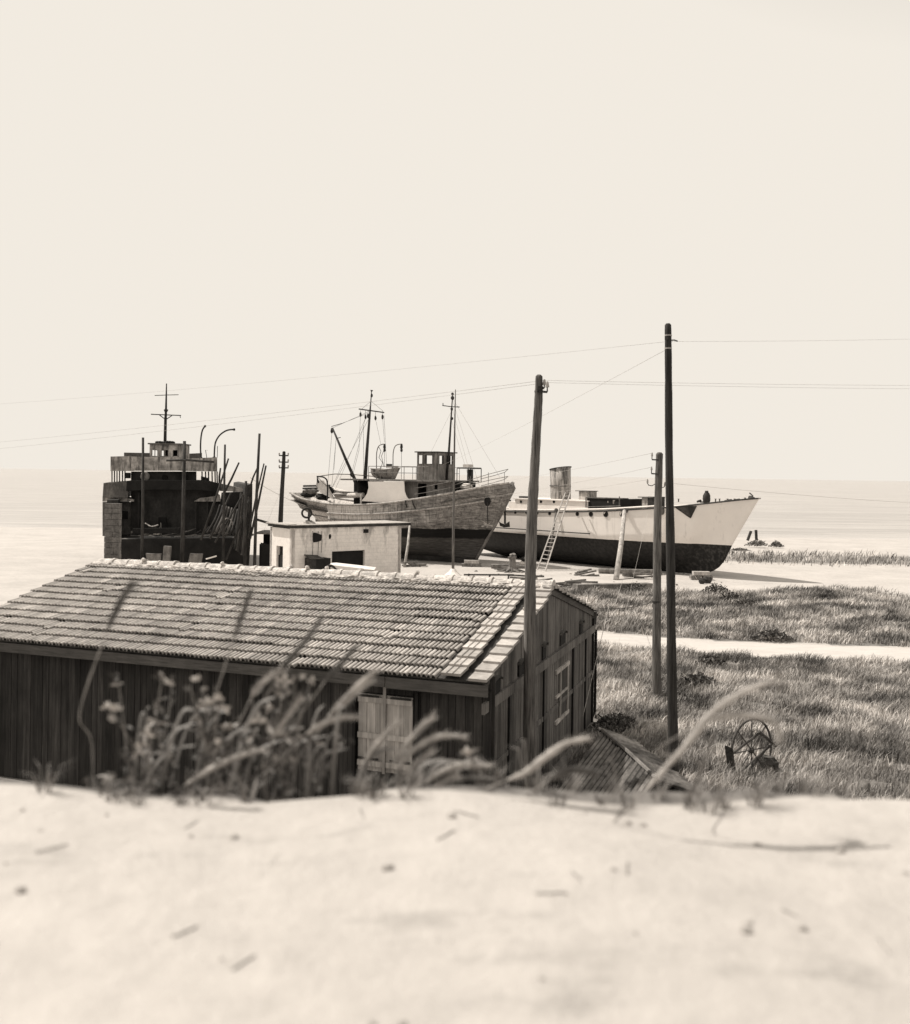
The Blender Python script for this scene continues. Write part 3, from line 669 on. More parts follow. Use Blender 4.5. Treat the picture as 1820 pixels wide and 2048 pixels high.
# tyre on its post, on the roof
tb_=bo+bx*1.5+by*.9+V(0,0,zt+.3); ty=thing('tyre_post',tb_,'old tyre hung on a short iron post on the flat roof','tyre post')
ce=P(614,1026,tb_.y); mb=MB(); mb.tube([tb_,V(tb_.x,tb_.y,ce.z+.3)],[.07,.05],8); mb.box(tb_+V(0,0,.02),(.3,.3,.06)); mb.build('post',m_rust,ty)
mb=MB(); rg=[ce+V(math.cos(2*PI*k/20)*.24,-.1+math.cos(2*PI*k/20)*.05,math.sin(2*PI*k/20)*.24) for k in range(21)]; mb.tube(rg,.055,9,False); mb.build('tyre',m_rubber,ty,True)
# dark lean-to left of the building
l0=P(515,1100,57); l0=V(l0.x,l0.y,0)
lt=thing('lean_to',l0,'dark open lean-to with a thin flat roof left of the whitewashed building','lean-to')
ztl=P(515,1066,57).z; mb=MB(); mb.box(l0+V(.95,1,ztl),(2.1,2.6,.1)); mb.build('roof',m_timber,lt)
mb=MB(); mb.box(l0+V(.95,1.8,ztl/2),(1.9,.1,ztl-.12)); mb.box(l0+V(.15,.9,ztl/2-.3),(.1,1.7,ztl-.7)); mb.build('wall',m_dark,lt)
mb=MB(); mb.prism([l0+V(.2,-.1,0),l0+V(1.9,-.1,0),l0+V(1.9,-.1,ztl-.9),l0+V(.2,-.1,ztl-.55)],V(0,.05,0)); mb.build('tarpaulin',m_black,lt)
# ------------------------------------------------------------------ cart with curved canopy behind the ridge
cb=P(700,1180,44); cb=V(cb.x,cb.y,0); ct=thing('covered_cart',cb,'small dark covered cart with a curved pale-topped canopy in front of the whitewashed wall','cart')
k=lambda u,v,dy=0:P(u,v,44+dy)
for dy,nm in((0,''),(1.3,'')):
    mb=MB(); mb.tube(cat_rom([k(653,1150,dy),k(653,1136,dy),k(656,1131,dy),k(662,1130,dy),k(668,1133,dy),k(672,1139,dy)],4),.03,6); mb.build('hoop',m_iron,ct)
mb=MB(); pr_=[(656,1131),(662,1129.5),(668,1132),(675,1138),(745,1141),(746,1138),(715,1133.5),(665,1129)]
a_=[k(656,1131),k(666,1130.5),k(716,1136),k(748,1140),k(744,1141.5),k(676,1139.5),k(669,1134.5)]
mb.prism(a_,V(0,1.3,0)); mb.build('canopy',m_canvas,ct)
mb=MB(); mb.prism([k(675,1140.5,.05),k(741,1142,.05),k(747,1158,.05),k(672,1158,.05)],V(0,1.15,0)); bd=mb.build('body',m_black,ct)
mb=MB(); a_=[k(654,1133,-.02),k(662,1130.5,-.02),k(670,1134.5,-.02),k(676,1139.5,-.02),k(690,1140,-.02),k(690,1142,-.02),k(672,1141,-.02),k(664,1134,-.02),k(656,1135,-.02)]
mb.prism(a_,V(0,.03,0)); mb.build('canopy_edge',m_iron,ct)
mb=MB()
for u_ in(680,735):
    c_=k(u_,1165,-.05); rg=[c_+V(math.cos(2*PI*i/16)*.3,0,math.sin(2*PI*i/16)*.3) for i in range(17)]
    mb=MB(); mb.tube(rg,.04,6,False)
    for i in range(0,16,2): mb.tube([c_,rg[i]],.012,4)
    c2=c_; mb.build('wheel',m_iron,ct)
# tarpaulin-covered heap and flagpole
hp=P(838,1165,50); hp=V(hp.x,hp.y,0); mb=MB(); 
mb.add([hp+V(-.75,-.2,0),hp+V(-.2,-.6,.12),hp+V(.45,-.2,.02),hp+V(.1,.5,.0),hp+V(-.1,.0,.72),hp+V(-.85,.3,.55),hp+V(-1.0,.1,.25)],[(0,1,4),(1,2,4),(2,3,4),(3,5,4),(0,4,5),(0,5,6),(3,6,5),(0,6,3)])
lone(mb,'tarpaulin_heap',m_black,hp,'pointed black tarpaulin heap on the sand right of the whitewashed building','heap')
YF=53.; fb=P(906,1162,YF); fb=V(fb.x,fb.y,0); fp=thing('flagpole',fb,'thin painted pole on a faceted concrete block in front of the fishing boat','flagpole')
mb=MB(); mb.tube([P(906,1146,YF),P(906.5,1080,YF),P(908,960,YF),P(909.5,850,YF),P(911,779,YF)],[.075,.07,.055,.04,.022],8); mb.build('pole',m_pole,fp,True)
mb=MB(); zb0=P(906,1141,YF).z; r6=[fb+V(math.cos(t)*.58,math.sin(t)*.58,0) for t in[PI/8+PI*k/4 for k in range(8)]]
vs=[V(q_.x,q_.y,-.05) for q_ in r6]+[V(q_.x,q_.y,zb0-.32) for q_ in r6]+[fb+(q_-fb)*.45+V(0,0,zb0-.08) for q_ in r6]+[fb+(q_-fb)*.2+V(0,0,zb0+.1) for q_ in r6]
mb.add(vs,[(i*8+k_,i*8+(k_+1)%8,(i+1)*8+(k_+1)%8,(i+1)*8+k_) for i in range(3) for k_ in range(8)]+[tuple(24+k_ for k_ in range(8))]); mb.build('base',m_lime,fp)
# ------------------------------------------------------------------ ships
class Ship:
    def __init__(s,tip,ang,L):
        s.d=V(math.cos(ang),math.sin(ang),0); s.n=V(s.d.y,-s.d.x,0)   # n: towards the camera side
        s.L=L; s.o=V(tip[0],tip[1],0)-s.d*L; s.R=Matrix((s.d,-s.n,(0,0,1))).transposed()
    def T(s,x,y,z): return s.o+s.d*x+s.n*y+V(0,0,z)
    def xz(s,u,v,y=0): return onp(u,v,s.o+s.n*y,s.d)
    def pt(s,u,v,y=0): x,z=s.xz(u,v,y); return s.T(x,y,z)
    def box(s,mb,x0,x1,y0,y1,z0,z1): return mb.box(s.T((x0+x1)/2,(y0+y1)/2,(z0+z1)/2),(x1-x0,y1-y0,z1-z0),s.R)
    def hull(s,B,zs,zk,rake,full,nt=48,ns=16,bw=.0):
        mb=MB(); vs=[];uv=[]
        for i in range(nt+1):
            t=i/nt; b=spl(B,t) if t<.985 else interp(B,t); top=spl(zs,t)+bw; k=interp(zk,t); p=interp(full,t)
            for j in range(ns+1):
                q=j/ns; y=b*min(1,(q/.55))**p if p<1 else b*q**p
                if p<1: y*=.93+.07*q
                x=t*s.L-rake(q)*smoothstep(.55,1,t); vs.append((x,max(y,.03),k+(top-k)*q)); uv.append((t*s.L,q))
        m_=ns+1; allv=[s.T(x,y,z) for x,y,z in vs]+[s.T(x,-y,z) for x,y,z in vs]; N=len(vs); fs=[];us=[]
        for i in range(nt):
            for j in range(ns):
                a=i*m_+j; f=(a,a+m_,a+m_+1,a+1); fs.append(f); us.append([uv[q] for q in f]); f=tuple(N+q for q in f[::-1]); fs.append(f); us.append([uv[q-N] for q in f])
        for i,fl in((0,0),(nt,1)):
            for j in range(ns): a=i*m_+j; f=(a,a+1,N+a+1,N+a); fs.append(f if not fl else f[::-1]); us.append([uv[q%N] for q in fs[-1]])
        for i in range(nt): a=i*m_; f=(a,N+a,N+a+m_,a+m_); fs.append(f); us.append([uv[q%N] for q in f])
        mb.add(allv,fs,us); s.edge=[(vs[i*m_+ns]) for i in range(nt+1)]; s.rows=lambda q:[vs[i*m_+int(q*ns)] for i in range(nt+1)]
        return mb
    def deck(s,dz,thick=.05):
        mb=MB(); n=len(s.edge); vs=[]
        for x,y,z in s.edge: y=max(y-.06,.01); vs+=[s.T(x-.03,y,z-dz),s.T(x-.03,-y,z-dz)]
        mb.add(vs,[(2*i,2*i+2,2*i+3,2*i+1) for i in range(n-1)]); return mb
    def strake(s,mb,q,r,i0=0,i1=None,off=0.,dz=0.,both=True,flat=1):
        row=s.rows(q)[i0:i1]
        for sg in((1,-1) if both else(1,)): mb.tube([s.T(x,sg*(y+off),z+dz) for x,y,z in row],r,6)
        return mb
# ---- fishing boat
T=Ship((4.1,63.2),math.radians(-30.5),17.7)
tb=thing('fishing_boat',V(T.T(9,0,0).x,T.T(9,0,0).y,0),'old wooden fishing boat with a wheelhouse and derrick mast, propped up ashore','boat','vessels laid up on the beach')
hb=T.hull([(0,1.05),(.03,1.5),(.1,2.0),(.25,2.4),(.45,2.55),(.65,2.45),(.8,2.0),(.9,1.55),(.96,1.05),(.985,.7),(1,.3)],
 [(0,4.45),(.1,4.0),(.25,3.72),(.4,3.72),(.55,3.95),(.7,4.35),(.85,4.85),(1,5.42)],
 [(0,3.3),(.06,2.85),(.115,2.35),(.12,.45),(1,.25)],
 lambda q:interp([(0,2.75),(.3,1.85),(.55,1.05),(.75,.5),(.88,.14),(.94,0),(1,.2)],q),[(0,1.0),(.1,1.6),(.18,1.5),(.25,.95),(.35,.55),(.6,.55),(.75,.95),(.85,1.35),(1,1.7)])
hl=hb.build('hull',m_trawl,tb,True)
T.deck(.5).build('deck',m_timber,tb)
mb=MB(); T.strake(mb,1,.075,0,None,.02,.02); mb.build('gunwale',m_paletimber,tb,True)
mb=MB(); T.strake(mb,13/16,.07,0,47,.04); mb.build('rubbing_strake',m_paletimber,tb,True)
mb=MB(); T.strake(mb,11/16,.03,2,30,.03); mb.build('lower_strake',m_timber,tb,True)
mb=MB(); row=[(T.L-interp([(0,2.75),(.3,1.85),(.55,1.05),(.75,.5),(.88,.14),(.94,0),(1,.2)],q),0,.25+(5.42-.25)*q) for q in[i/14 for i in range(15)]]; mb.tube([T.T(x+.02,0,z+.05) for x,y,z in row],.1,6); mb.build('stem',m_timber,tb,True)
mb=MB(); a=T.xz(660,1030)[0]; mb.prism([T.T(1.75,-.05,.4),T.T(2.2,-.05,.4),T.T(2.15,-.05,2.5),T.T(1.45,-.05,2.9)],T.n*.1); mb.build('rudder',m_dgrey,tb)
mb=MB(); mb.beam(T.T(2,0,.32),T.T(15,0,.15),.3,.35); mb.build('keel',m_dgrey,tb)
def hullside(sh,x,q):
    row=sh.rows(q); 
    for a,b in zip(row,row[1:]):
        if a[0]<=x<=b[0]: k_=(x-a[0])/(b[0]-a[0]); return a[1]+(b[1]-a[1])*k_,a[2]+(b[2]-a[2])*k_
    return row[-1][1],row[-1][2]
# side screen, deckhouse, boat deck
zd=T.xz(830,961,1.9)[1]
def tp(u,v,y=0): return T.pt(u,v,y)
mb=MB(); L_=[(736,963),(737,975),(734,987),(728,996),(722,1002)]; R2=[(819,1001),(813,993),(809,982),(808,963)]
mb.prism([tp(u,v,2.3) for u,v in L_+[(770,1005)]+R2],-T.n*.06); mb.build('side_screen',m_white,tb)
xa,xb=T.xz(712,960,0)[0],T.xz(930,962,0)[0]
mb=MB(); T.box(mb,xa+.3,xb,-2.0,2.25,zd-.06,zd+.04); mb.build('boat_deck',m_timber,tb)
x0,x1=T.xz(806,980,1.5)[0],T.xz(900,980,1.5)[0]
dr=T.xz(836,970,1.5)[0],T.xz(853,970,1.5)[0]; po=T.xz(872,968,1.5)[0]
mb=MB(); mb.wall(T.T(x0,1.5,0),T.d,x1-x0,3.2,zd-.07,.06,[(dr[0]-x0,dr[1]-x0,3.4,zd-.2),(po-x0-.13,po-x0+.13,zd-.55,zd-.25)],-T.n)
T.box(mb,x0-.03,x0+.03,-1.5,1.44,3.2,zd-.07); T.box(mb,x1,x1+.06,-1.5,1.44,3.2,zd-.07); T.box(mb,x0+.03,x1,-1.5,-1.44,3.2,zd-.07); mb.build('deckhouse',m_wheelh,tb)
mb=MB(); T.box(mb,T.xz(893,980,1.2)[0],T.xz(917,980,1.2)[0],-1.1,1.15,4.1,zd-.08); mb.build('companionway',m_black,tb)
mb=MB(); c_=tp(727,973,.8); mb.tube([c_-V(0,0,.6),c_+V(0,0,.45)],.42,14); mb.build('tank',m_black,tb,True)
mb=MB(); c_=tp(742,975,.2); T.box(mb,T.xz(716,970)[0],T.xz(748,970)[0],-1.2,.5,3.4,zd-.1); mb.build('winch_house',m_black,tb)
# wheelhouse with real window openings
wz=T.xz(860,905,1.1)[1]; wx0=T.xz(834,930,1.15)[0]; wl=1.6; zw0,zw1=T.xz(850,928,1.1)[1],T.xz(850,910,1.1)[1]
mb=MB(); sh_=[(.08,.42,zw0,zw1),(.6,1.2,zw0,zw1)]
mb.wall(T.T(wx0,1.15,0),T.d,wl,zd+.04,wz,.06,sh_,-T.n); mb.wall(T.T(wx0,-1.15,0),T.d,wl,zd+.04,wz,.06,[(.05,.6,zw0,zw1),(.7,1.5,zw0,zw1)],T.n)
fh=[(.2,.85,zw0,zw1),(1.15,1.95,zw0,zw1)]
mb.wall(T.T(wx0+wl,1.15,0),-T.n,2.3,zd+.04,wz,.06,fh,-T.d); mb.wall(T.T(wx0,1.09,0),-T.n,2.18,zd+.04,wz,.06,[(.1,.9,zw0,zw1),(1.1,2.1,zw0,zw1)],T.d)
wh=mb.build('wheelhouse',m_wheelh,tb)
mb=MB(); T.box(mb,wx0-.12,wx0+wl+.12,-1.3,1.3,wz,wz+.07); mb.build('roof',m_darktimber,wh)
mb=MB(); T.box(mb,wx0+.1,wx0+.5,-.9,-.8,zd+.1,wz-.05); T.box(mb,wx0+.95,wx0+1.5,-.75,-.7,zd+.1,wz-.05); mb.build('inner_partition',m_dark,wh)
mb=MB(); zr0=zd+.04
for y_ in(1.19,):
    for x_ in(wx0+.52,wx0+.06,wx0+1.3): mb.beam(T.T(x_,y_,zd+.1),T.T(x_,y_,wz),.04,.03,T.d)
mb.build('batten',m_timber,wh)
for x_,y_,sd in((wx0+.1,1.17,0),(wx0+.62,1.17,0)):
    mb=MB(); w__=.34 if x_<wx0+.3 else .6
    for a,b in((V(0,0,zw0),V(w__,0,zw0)),(V(0,0,zw1),V(w__,0,zw1)),(V(0,0,zw0),V(0,0,zw1)),(V(w__,0,zw0),V(w__,0,zw1))): mb.beam(T.T(x_+a.x,y_,a.z),T.T(x_+b.x,y_,b.z),.05,.04)
    mb.build('window_frame',m_timber,wh)
for y_,w__ in((.95,.65),(.0,.8)):
    mb=MB(); X_=wx0+wl+.02
    for a,b in((V(0,0,zw0),V(w__,0,zw0)),(V(0,0,zw1),V(w__,0,zw1)),(V(0,0,zw0),V(0,0,zw1)),(V(w__,0,zw0),V(w__,0,zw1))): mb.beam(T.T(X_,y_-a.x,a.z),T.T(X_,y_-b.x,b.z),.05,.04)
    mb.build('window_frame',m_timber,wh)
def rail(nm,pts,zs_,r=.02,posts=True,m=m_grayiron,par=tb,drop=None):
    mb=MB()
    for z in zs_: mb.tube([p+V(0,0,z) for p in pts],r,5)
    if posts:
        for p in pts: mb.tube([p+V(0,0,-.05 if drop is None else -drop),p+V(0,0,max(zs_))],r,5)
    return mb.build(nm,m,par)
xr0=T.xz(738,950,2.1)[0]; xr1=T.xz(858,950,2.1)[0]
rail('boat_deck_rail',[T.T(xr0+(xr1-xr0)*i/5,2.15,zd+.04) for i in range(6)],(.45,.88),.022)
rail('boat_deck_rail',[T.T(xr0+(xr1-xr0)*i/5,-1.9,zd+.04) for i in range(6)],(.45,.88),.018)
xf0,xf1=T.xz(914,945,.9)[0],T.xz(936,945,.9)[0]
rail('forward_platform_rail',[T.T(xf0,.9,zd),T.T(xf1,.9,zd),T.T(xf1,-.9,zd),T.T(xf0,-.9,zd)],(.85,),.03,m=m_iron)
mb=MB(); T.box(mb,xf0,xf1,-.9,.9,zd+.86,zd+.92); mb.build('forward_shelf',m_timber,tb)
mb=MB(); T.box(mb,xf0+.1,xf1-.3,-.3,.3,zd+.94,zd+1.12); mb.build('lamp_box',m_canvas,tb)
mb=MB(); T.box(mb,xf0+.2,xf0+.5,-.4,-.1,zd,zd+.8); mb.build('searchlight_stand',m_iron,tb)
mb=MB(); mb.blob(tp(932,973,.6),(.5,.4,.22),9,5,.15); mb.build('net_heap',m_canvas,tb)
ed=[e for e in T.edge]
def railpts(u0,side,inset=.1):
    xs_=T.xz(u0,975,2)[0]; out=[]
    sel=[e for e in ed if e[0]>=xs_-.2]
    for i in range(0,len(sel)-3,3): x,y,z=sel[i]; out.append(T.T(x,side*max(y-inset,.05),z))
    return out
pl=railpts(905,1); prr=railpts(905,-1); tip_=T.T(ed[-1][0]-.25,0,ed[-1][2])
mb=MB()
for hz in(.45,.92):
    mb.tube([p+V(0,0,hz*(.55+.45*min(1,i/3))) for i,p in enumerate(pl)]+[tip_+V(0,0,hz+.0)]+[p+V(0,0,hz) for p in prr[::-1]],.02,5)
for p in pl+prr[2:]: mb.tube([p-V(0,0,.05),p+V(0,0,.9)],.018,5)
mb.build('bow_rail',m_grayiron,tb)
mb=MB(); a1=T.xz(835,985,1.9)[0]
for dz in(.35,.75):
    mb.tube([T.T(a1+(T.xz(908,970,2)[0]-a1)*i/5,2.3,spl([(0,4.45),(.1,4.0),(.25,3.72),(.4,3.72),(.55,3.95),(.7,4.35),(.85,4.85),(1,5.42)],(a1+(T.xz(908,970,2)[0]-a1)*i/5)/T.L)+dz) for i in range(6)],.018,5)
mb.build('side_rail',m_grayiron,tb)
# stern gear
mb=MB(); mb.tube(cat_rom([tp(634,953,1.6),tp(644,953.5,1.6),tp(651,957,1.6),tp(654.5,964,1.6),tp(655,985,1.6),tp(654,1000,1.6)],4),.055,8); mb.tube([tp(634,953,1.6),tp(636,962,1.6),tp(637,966,1.6)],[.02,.07,.06],6); mb.build('stern_davit',m_iron,tb,True)
mb=MB(); mb.tube([tp(634,953,1.6),tp(670,948,.5),tp(704,949,.4),tp(750,953,0)],.03,6); mb.tube([tp(634,953,1.6),tp(634,985,1.6)],.02,5); mb.tube([tp(636,955,1.6),tp(656,975,1.6)],.02,5); mb.build('stern_frame',m_iron,tb)
mb=MB(); mb.tube([tp(607,972,1.2),tp(660,971,1.2)],.07,7); mb.tube([tp(606,977,.6),tp(640,976,.9)],.07,7); mb.build('stern_roller',m_darktimber,tb)
mb=MB(); mb.prism([tp(634,961,1.3),tp(646,961,1.3),tp(656,975,1.3),tp(668,999,1.3),tp(640,985,1.3),tp(632,970,1.3)],-T.n*.1); mb.build('white_board',m_canvas,tb)
for u_,v_,a_,b_,m_ in((617,985,.5,.22,m_dark),(625,979,.5,.2,m_timber),(645,990,.6,.22,m_dark),(655,984,.35,.3,m_dark),(660,976,.3,.25,m_dark),(612,980,.3,.2,m_timber),(677,984,.6,.12,m_paletimber)):
    mb=MB(); mb.blob(tp(u_,v_+4,.9),(a_,.4,b_),9,6,.3); mb.build('net_heap',m_,tb)
mb=MB(); mb.prism([tp(655,975,.8),tp(680,982,.8),tp(712,990,.8),tp(712,996,.8),tp(672,996,.8)],-T.n*.8); mb.build('hatch_cover',m_canvas,tb)
for (a,b) in (((670,983),(720,986)),((680,990),(738,988))):
    mb=MB(); mb.tube([tp(*a,.9),tp(*b,.7)],.07,6); mb.build('deck_spar',m_timber,tb)
mb=MB(); mb.tube([tp(696,991,1.3),tp(727,990,1.3)],.16,9); mb.build('net_roll',m_canvas,tb)
for u_ in(660,668):
    mb=MB(); mb.tube([tp(u_,1000,2.35),tp(u_,1020,2.3)],.03,5); mb.build('side_ladder_rail',m_iron,tb)
# masts, boom, rigging
mm=MB(); mm.tube([tp(727,990),tp(730,960),tp(734,900),tp(739,835),tp(741.5,805),tp(743,783)],[.15,.14,.11,.08,.04,.03],9); mast=mm.build('main_mast',m_darktimber,tb,True)
mb=MB(); mb.tube([tp(743,783),tp(743.5,780)],[.06,.1],6); mb.blob(tp(743.3,791),(.09,.09,.13)); mb.build('mast_lamp',m_iron,mast)
mb=MB(); a_,b_=tp(718,818),tp(768,825); mb.tube([a_,a_.lerp(b_,.5)+V(0,0,-.0),b_],.05,6); mb.build('crosstree',m_darktimber,mast)
for u_,v_ in((721,829),(731,834),(736,832),(751,836),(765,834)):
    mb=MB(); mb.tube([tp(u_,821),tp(u_,v_-2)],.012,4); mb.blob(tp(u_,v_),(.09,.07,.17),6,5,.1); mb.build('pulley_block',m_iron,mast)
bm=MB(); bm.tube([tp(722,984,.2),tp(708,955,.3),tp(690,915,.4),tp(665,856,.5)],[.09,.12,.1,.06],9); boom=bm.build('derrick_boom',m_darktimber,tb,True)
mb=MB(); mb.tube([tp(663,853,.5),tp(683,847,.4)],.025,5); mb.build('boom_spar',m_darktimber,boom)
for u_,v_ in((664,861),(703,948),(709,960)):
    mb=MB(); mb.blob(tp(u_,v_,.4),(.12,.1,.22),6,5,.1); mb.build('pulley_block',m_iron,boom)
mb=MB(); mb.tube([tp(672,877,.5),tp(681,875,.5)],.03,5); mb.build('boom_cleat',m_iron,boom)
fm=MB(); fx=lambda u,v:T.pt(u,v,0); fm.tube([fx(893,960),fx(898,900),fx(902,840),fx(904.5,800),fx(905,787)],[.09,.08,.06,.035,.03],8); fmast=fm.build('fore_mast',m_darktimber,tb,True)
mb=MB(); mb.tube([fx(885,811),fx(904,813.5),fx(919,814)],.035,6); mb.tube([fx(886,811),fx(886,806)],.03,5); mb.build('crosstree',m_darktimber,fmast)
for v_,r_ in((788,.1),(796,.13),(818,.1),(837,.11)):
    mb=MB(); mb.blob(fx(905 if v_<810 else 903.5,v_),(r_,r_,r_*1.1),7,5,.1); mb.build('mast_lamp',m_iron,fmast)
mb=MB()
for a,b in (((721,829),(718,900)),((718,900),(705,952)),((731,836),(700,960)),((731,836),(668,985)),((736,840),(688,930)),((688,930),(665,975)),((741,803),(721,820)),((743,803),(766,822)),
 ((765,834),(769,885)),((768,830),(775,960)),((751,838),(762,890)),((664,862),(655,975)),((672,880),(662,990)),((683,847),(738,826)),((665,856),(740,822)),((690,915),(660,985)),((739,840),(733,950)),((727,850),(727,960)),((672,878),(668,940))):
    mb.tube([tp(*a,.3),tp(*b,.5)],.011,4)
mb.build('rigging',m_rope,mast)
mb=MB()
for a,b in (((904,820),(862,904)),((905,800),(960,975)),((905,818),(938,940)),((905,796),(1000,955)),((903,840),(940,965))): mb.tube([fx(*a),fx(*b)],.008,4)
mb.build('rigging',m_wire,fmast)
for u_,tx in((753,769),(786,803)):
    mb=MB(); mb.tube(cat_rom([tp(u_,962,1.7),tp(u_,925,1.7),tp(u_+.5,905,1.7),tp(u_+4,893,1.7),tp(u_+10,889,1.7),tp(tx,888,1.7)],4),.032,7); dv=mb.build('boat_davit',m_grayiron,tb,True)
    mb=MB(); mb.tube([tp(tx,888,1.7),tp(tx,934,1.7)],.012,4); mb.blob(tp(tx,893,1.7),(.1,.09,.2),6,5,.1); mb.blob(tp(tx,900,1.7),(.09,.08,.14),6,5,.1); mb.build('tackle',m_iron,dv)
mb=MB(); mb.tube([tp(757,893,1.6),tp(762,902,1.6),tp(758,915,1.6),tp(765,925,1.6),tp(762,936,1.6)],.02,5); mb.tube([tp(768,900,1.6),tp(763,912,1.6),tp(768,934,1.6)],.018,5); mb.build('rope_ladder',m_iron,tb)
for u_,v_,a_,b_ in((975,1003,.28,.4),):
    x_,z_=T.xz(u_,v_,1.2); y_,_=hullside(T,x_,.62); mb=MB(); mb.blob(T.pt(u_,v_,1.15),(.22,.22,.3),9,6,.1); mb.build('hawse_pipe',m_black,tb)
mb=MB(); mb.tube([T.pt(975,1005,1.35),T.pt(975,1030,1.3),T.pt(976,1048,1.2)],.035,5); mb.build('anchor_chain',m_iron,tb)
mb=MB()
for i in range(9): a=T.pt(975+random.uniform(-3,3),1050,1.25); mb.tube([a,a+V(random.uniform(-.4,.4),-.15,random.uniform(-.15,.3))],.03,5)
mb.build('small_anchor',m_stone,tb)
for a,b in(((811,1001),(814,1015)),((824,1000),(831,1018))):
    mb=MB(); mb.tube([tp(*a,2.62),tp((a[0]+b[0])/2-1,(a[1]+b[1])/2,2.66),tp(*b,2.62)],.05,5); mb.build('rope_fender',m_darktimber,tb)
# dinghy on the boat deck
D=Ship((0,0),math.radians(-30.5),2.15); c0=tp(748,955,1.2); D.o=V(c0.x,c0.y,0)
zb_0=zd+.06; zt_0=D.xz(778,937,0)[1]
hb=D.hull([(0,.42),(.15,.52),(.5,.6),(.8,.45),(1,.04)],[(0,zt_0),(.5,zt_0-.1),(1,zt_0+.06)],[(0,zb_0+.1),(.2,zb_0),(1,zb_0)],lambda q:.4*(1-q),[(0,.7),(.5,.45),(1,1.3)],20,8)
dg=thing('dinghy',V(c0.x,c0.y,zd+.05)+D.d*1.07,'small weathered dinghy stowed on the deck under two curved davits of the fishing boat','dinghy')
hb.build('hull',m_grey,dg,True); D.deck(.12).build('inner_boards',m_timber,dg)
mb=MB(); D.strake(mb,1,.03); mb.build('gunwale',m_paletimber,dg)
mb=MB(); mb.box(D.T(1.5,0,zt_0+.12),(.7,.5,.12),D.R); mb.build('box',m_stone,dg); mb=MB(); mb.box(D.T(1.25,0,zt_0+.2),(.3,.3,.22),D.R); mb.build('engine_cover',m_black,dg)
# ---- white ship
Wt=Ship((18.05,57.),math.radians(-45.5),23.5)
ws=thing('white_ship',V(Wt.T(12,0,0).x,Wt.T(12,0,0).y,0),'long white ship with a black bottom and stubby peeling funnel, aground on the sand','ship','vessels laid up on the beach')
hb=Wt.hull([(0,1.7),(.1,2.1),(.3,2.35),(.6,2.3),(.8,1.75),(.9,1.1),(.96,.5),(1,.05)],
 [(0,3.35),(.2,3.38),(.4,3.52),(.6,3.74),(.8,4.15),(1,4.82)],[(0,.6),(.15,.0),(.9,.0),(1,.02)],
 lambda q:interp([(0,3.7),(.05,3.0),(.12,2.5),(.22,2.15),(.4,1.72),(1,0)],q),[(0,.6),(.2,.4),(.6,.42),(.8,.8),(.92,1.05),(1,1.2)],60,18)
hb.build('hull',m_whull,ws,True); Wt.deck(-.02).build('deck',m_stone,ws)
mb=MB(); Wt.strake(mb,1,.045,0,None,.03,-.03); mb.build('rub_rail',m_dgrey,ws)
mb=MB(); Wt.strake(mb,1,.07,0,46,-.1,.1); mb.build('toe_rail',m_white,ws)
def wp(u,v,y=0): return Wt.pt(u,v,y)
x0=Wt.xz(985,1060,2.3)[0]; x1=Wt.xz(1180,1060,2.3)[0]
mb=MB(); i0=int(max(0,x0)/23.5*60); mb.tube([Wt.T(x0+(x1-x0)*i/12,2.36-.05*(i==12),2.22+.0*i) for i in range(13)],.035,5); mb.build('lower_rub_rail',m_dgrey,ws)
SH=[(1031,1024.5,.1),(1054,1025,.1),(1100,1027,.11),(1155,1028,.13),(1182,1028.5,.16),(1211,1028.5,.18),(1241,1028,.17),(1075,1026,.1)]
for u_,v_,r_ in SH:
    x_,z_=Wt.xz(u_,v_,2.3); y_,_=hullside(Wt,x_,15/18); c_=Wt.T(x_,y_+.015,z_); mb=MB()
    mb.tube([c_-Wt.n*.05,c_+Wt.n*.012],r_,14); pp=mb.build('porthole',m_black,ws)
    mb=MB(); rg=[c_+Wt.n*.015+Wt.d*math.cos(2*PI*i/16)*r_+V(0,0,math.sin(2*PI*i/16)*r_) for i in range(17)]; mb.tube(rg,.018,5,False); mb.build('rim',m_mgrey,pp)
# cabins
def cab(nm,u0,u1,vt,y0,y1,m,zb=None,par=ws):
    a=Wt.xz(u0,vt,y1); b=Wt.xz(u1,vt,y1); mb=MB(); Wt.box(mb,a[0],b[0],y0,y1,zb or 3.5,a[1]); return mb.build(nm,m,par),a,b
cb_,a,b=cab('low_cabin',1030,1176,998,-1.5,1.5,m_white)
mb=MB(); Wt.box(mb,a[0]-.1,b[0]+.1,-1.6,1.6,a[1],a[1]+.07); mb.build('roof',m_white,cb_)
for u_ in(1042,1082,1108):
    c_=wp(u_,1003.5,1.51); mb=MB(); mb.tube([c_,c_+Wt.n*.02],.1,12); mb.build('porthole',m_black,cb_)
mb=MB(); x_=Wt.xz(1042,994,1)[0]; Wt.box(mb,x_-.2,x_+.35,.6,1,a[1]+.07,a[1]+.2); mb.build('vent_cover',m_iron,cb_)
cab('cabin_step',1018,1032,1003,-1.2,1.3,m_white)
cc=Wt.xz(1174,996,1.45); dd=Wt.xz(1240,996,1.45); z1=Wt.xz(1205,1012,1.45)[1]
hs=[Wt.xz(1215,1004,1.45)[0]-cc[0],Wt.xz(1227,1004,1.45)[0]-cc[0]]; zc=Wt.xz(1225,1004,1.45)[1]
mb=MB(); hl_=[(hs[0]-.05,hs[0]+.06,zc-.07,zc+.05),(hs[1]-.1,hs[1]+.1,zc-.12,zc+.12)]
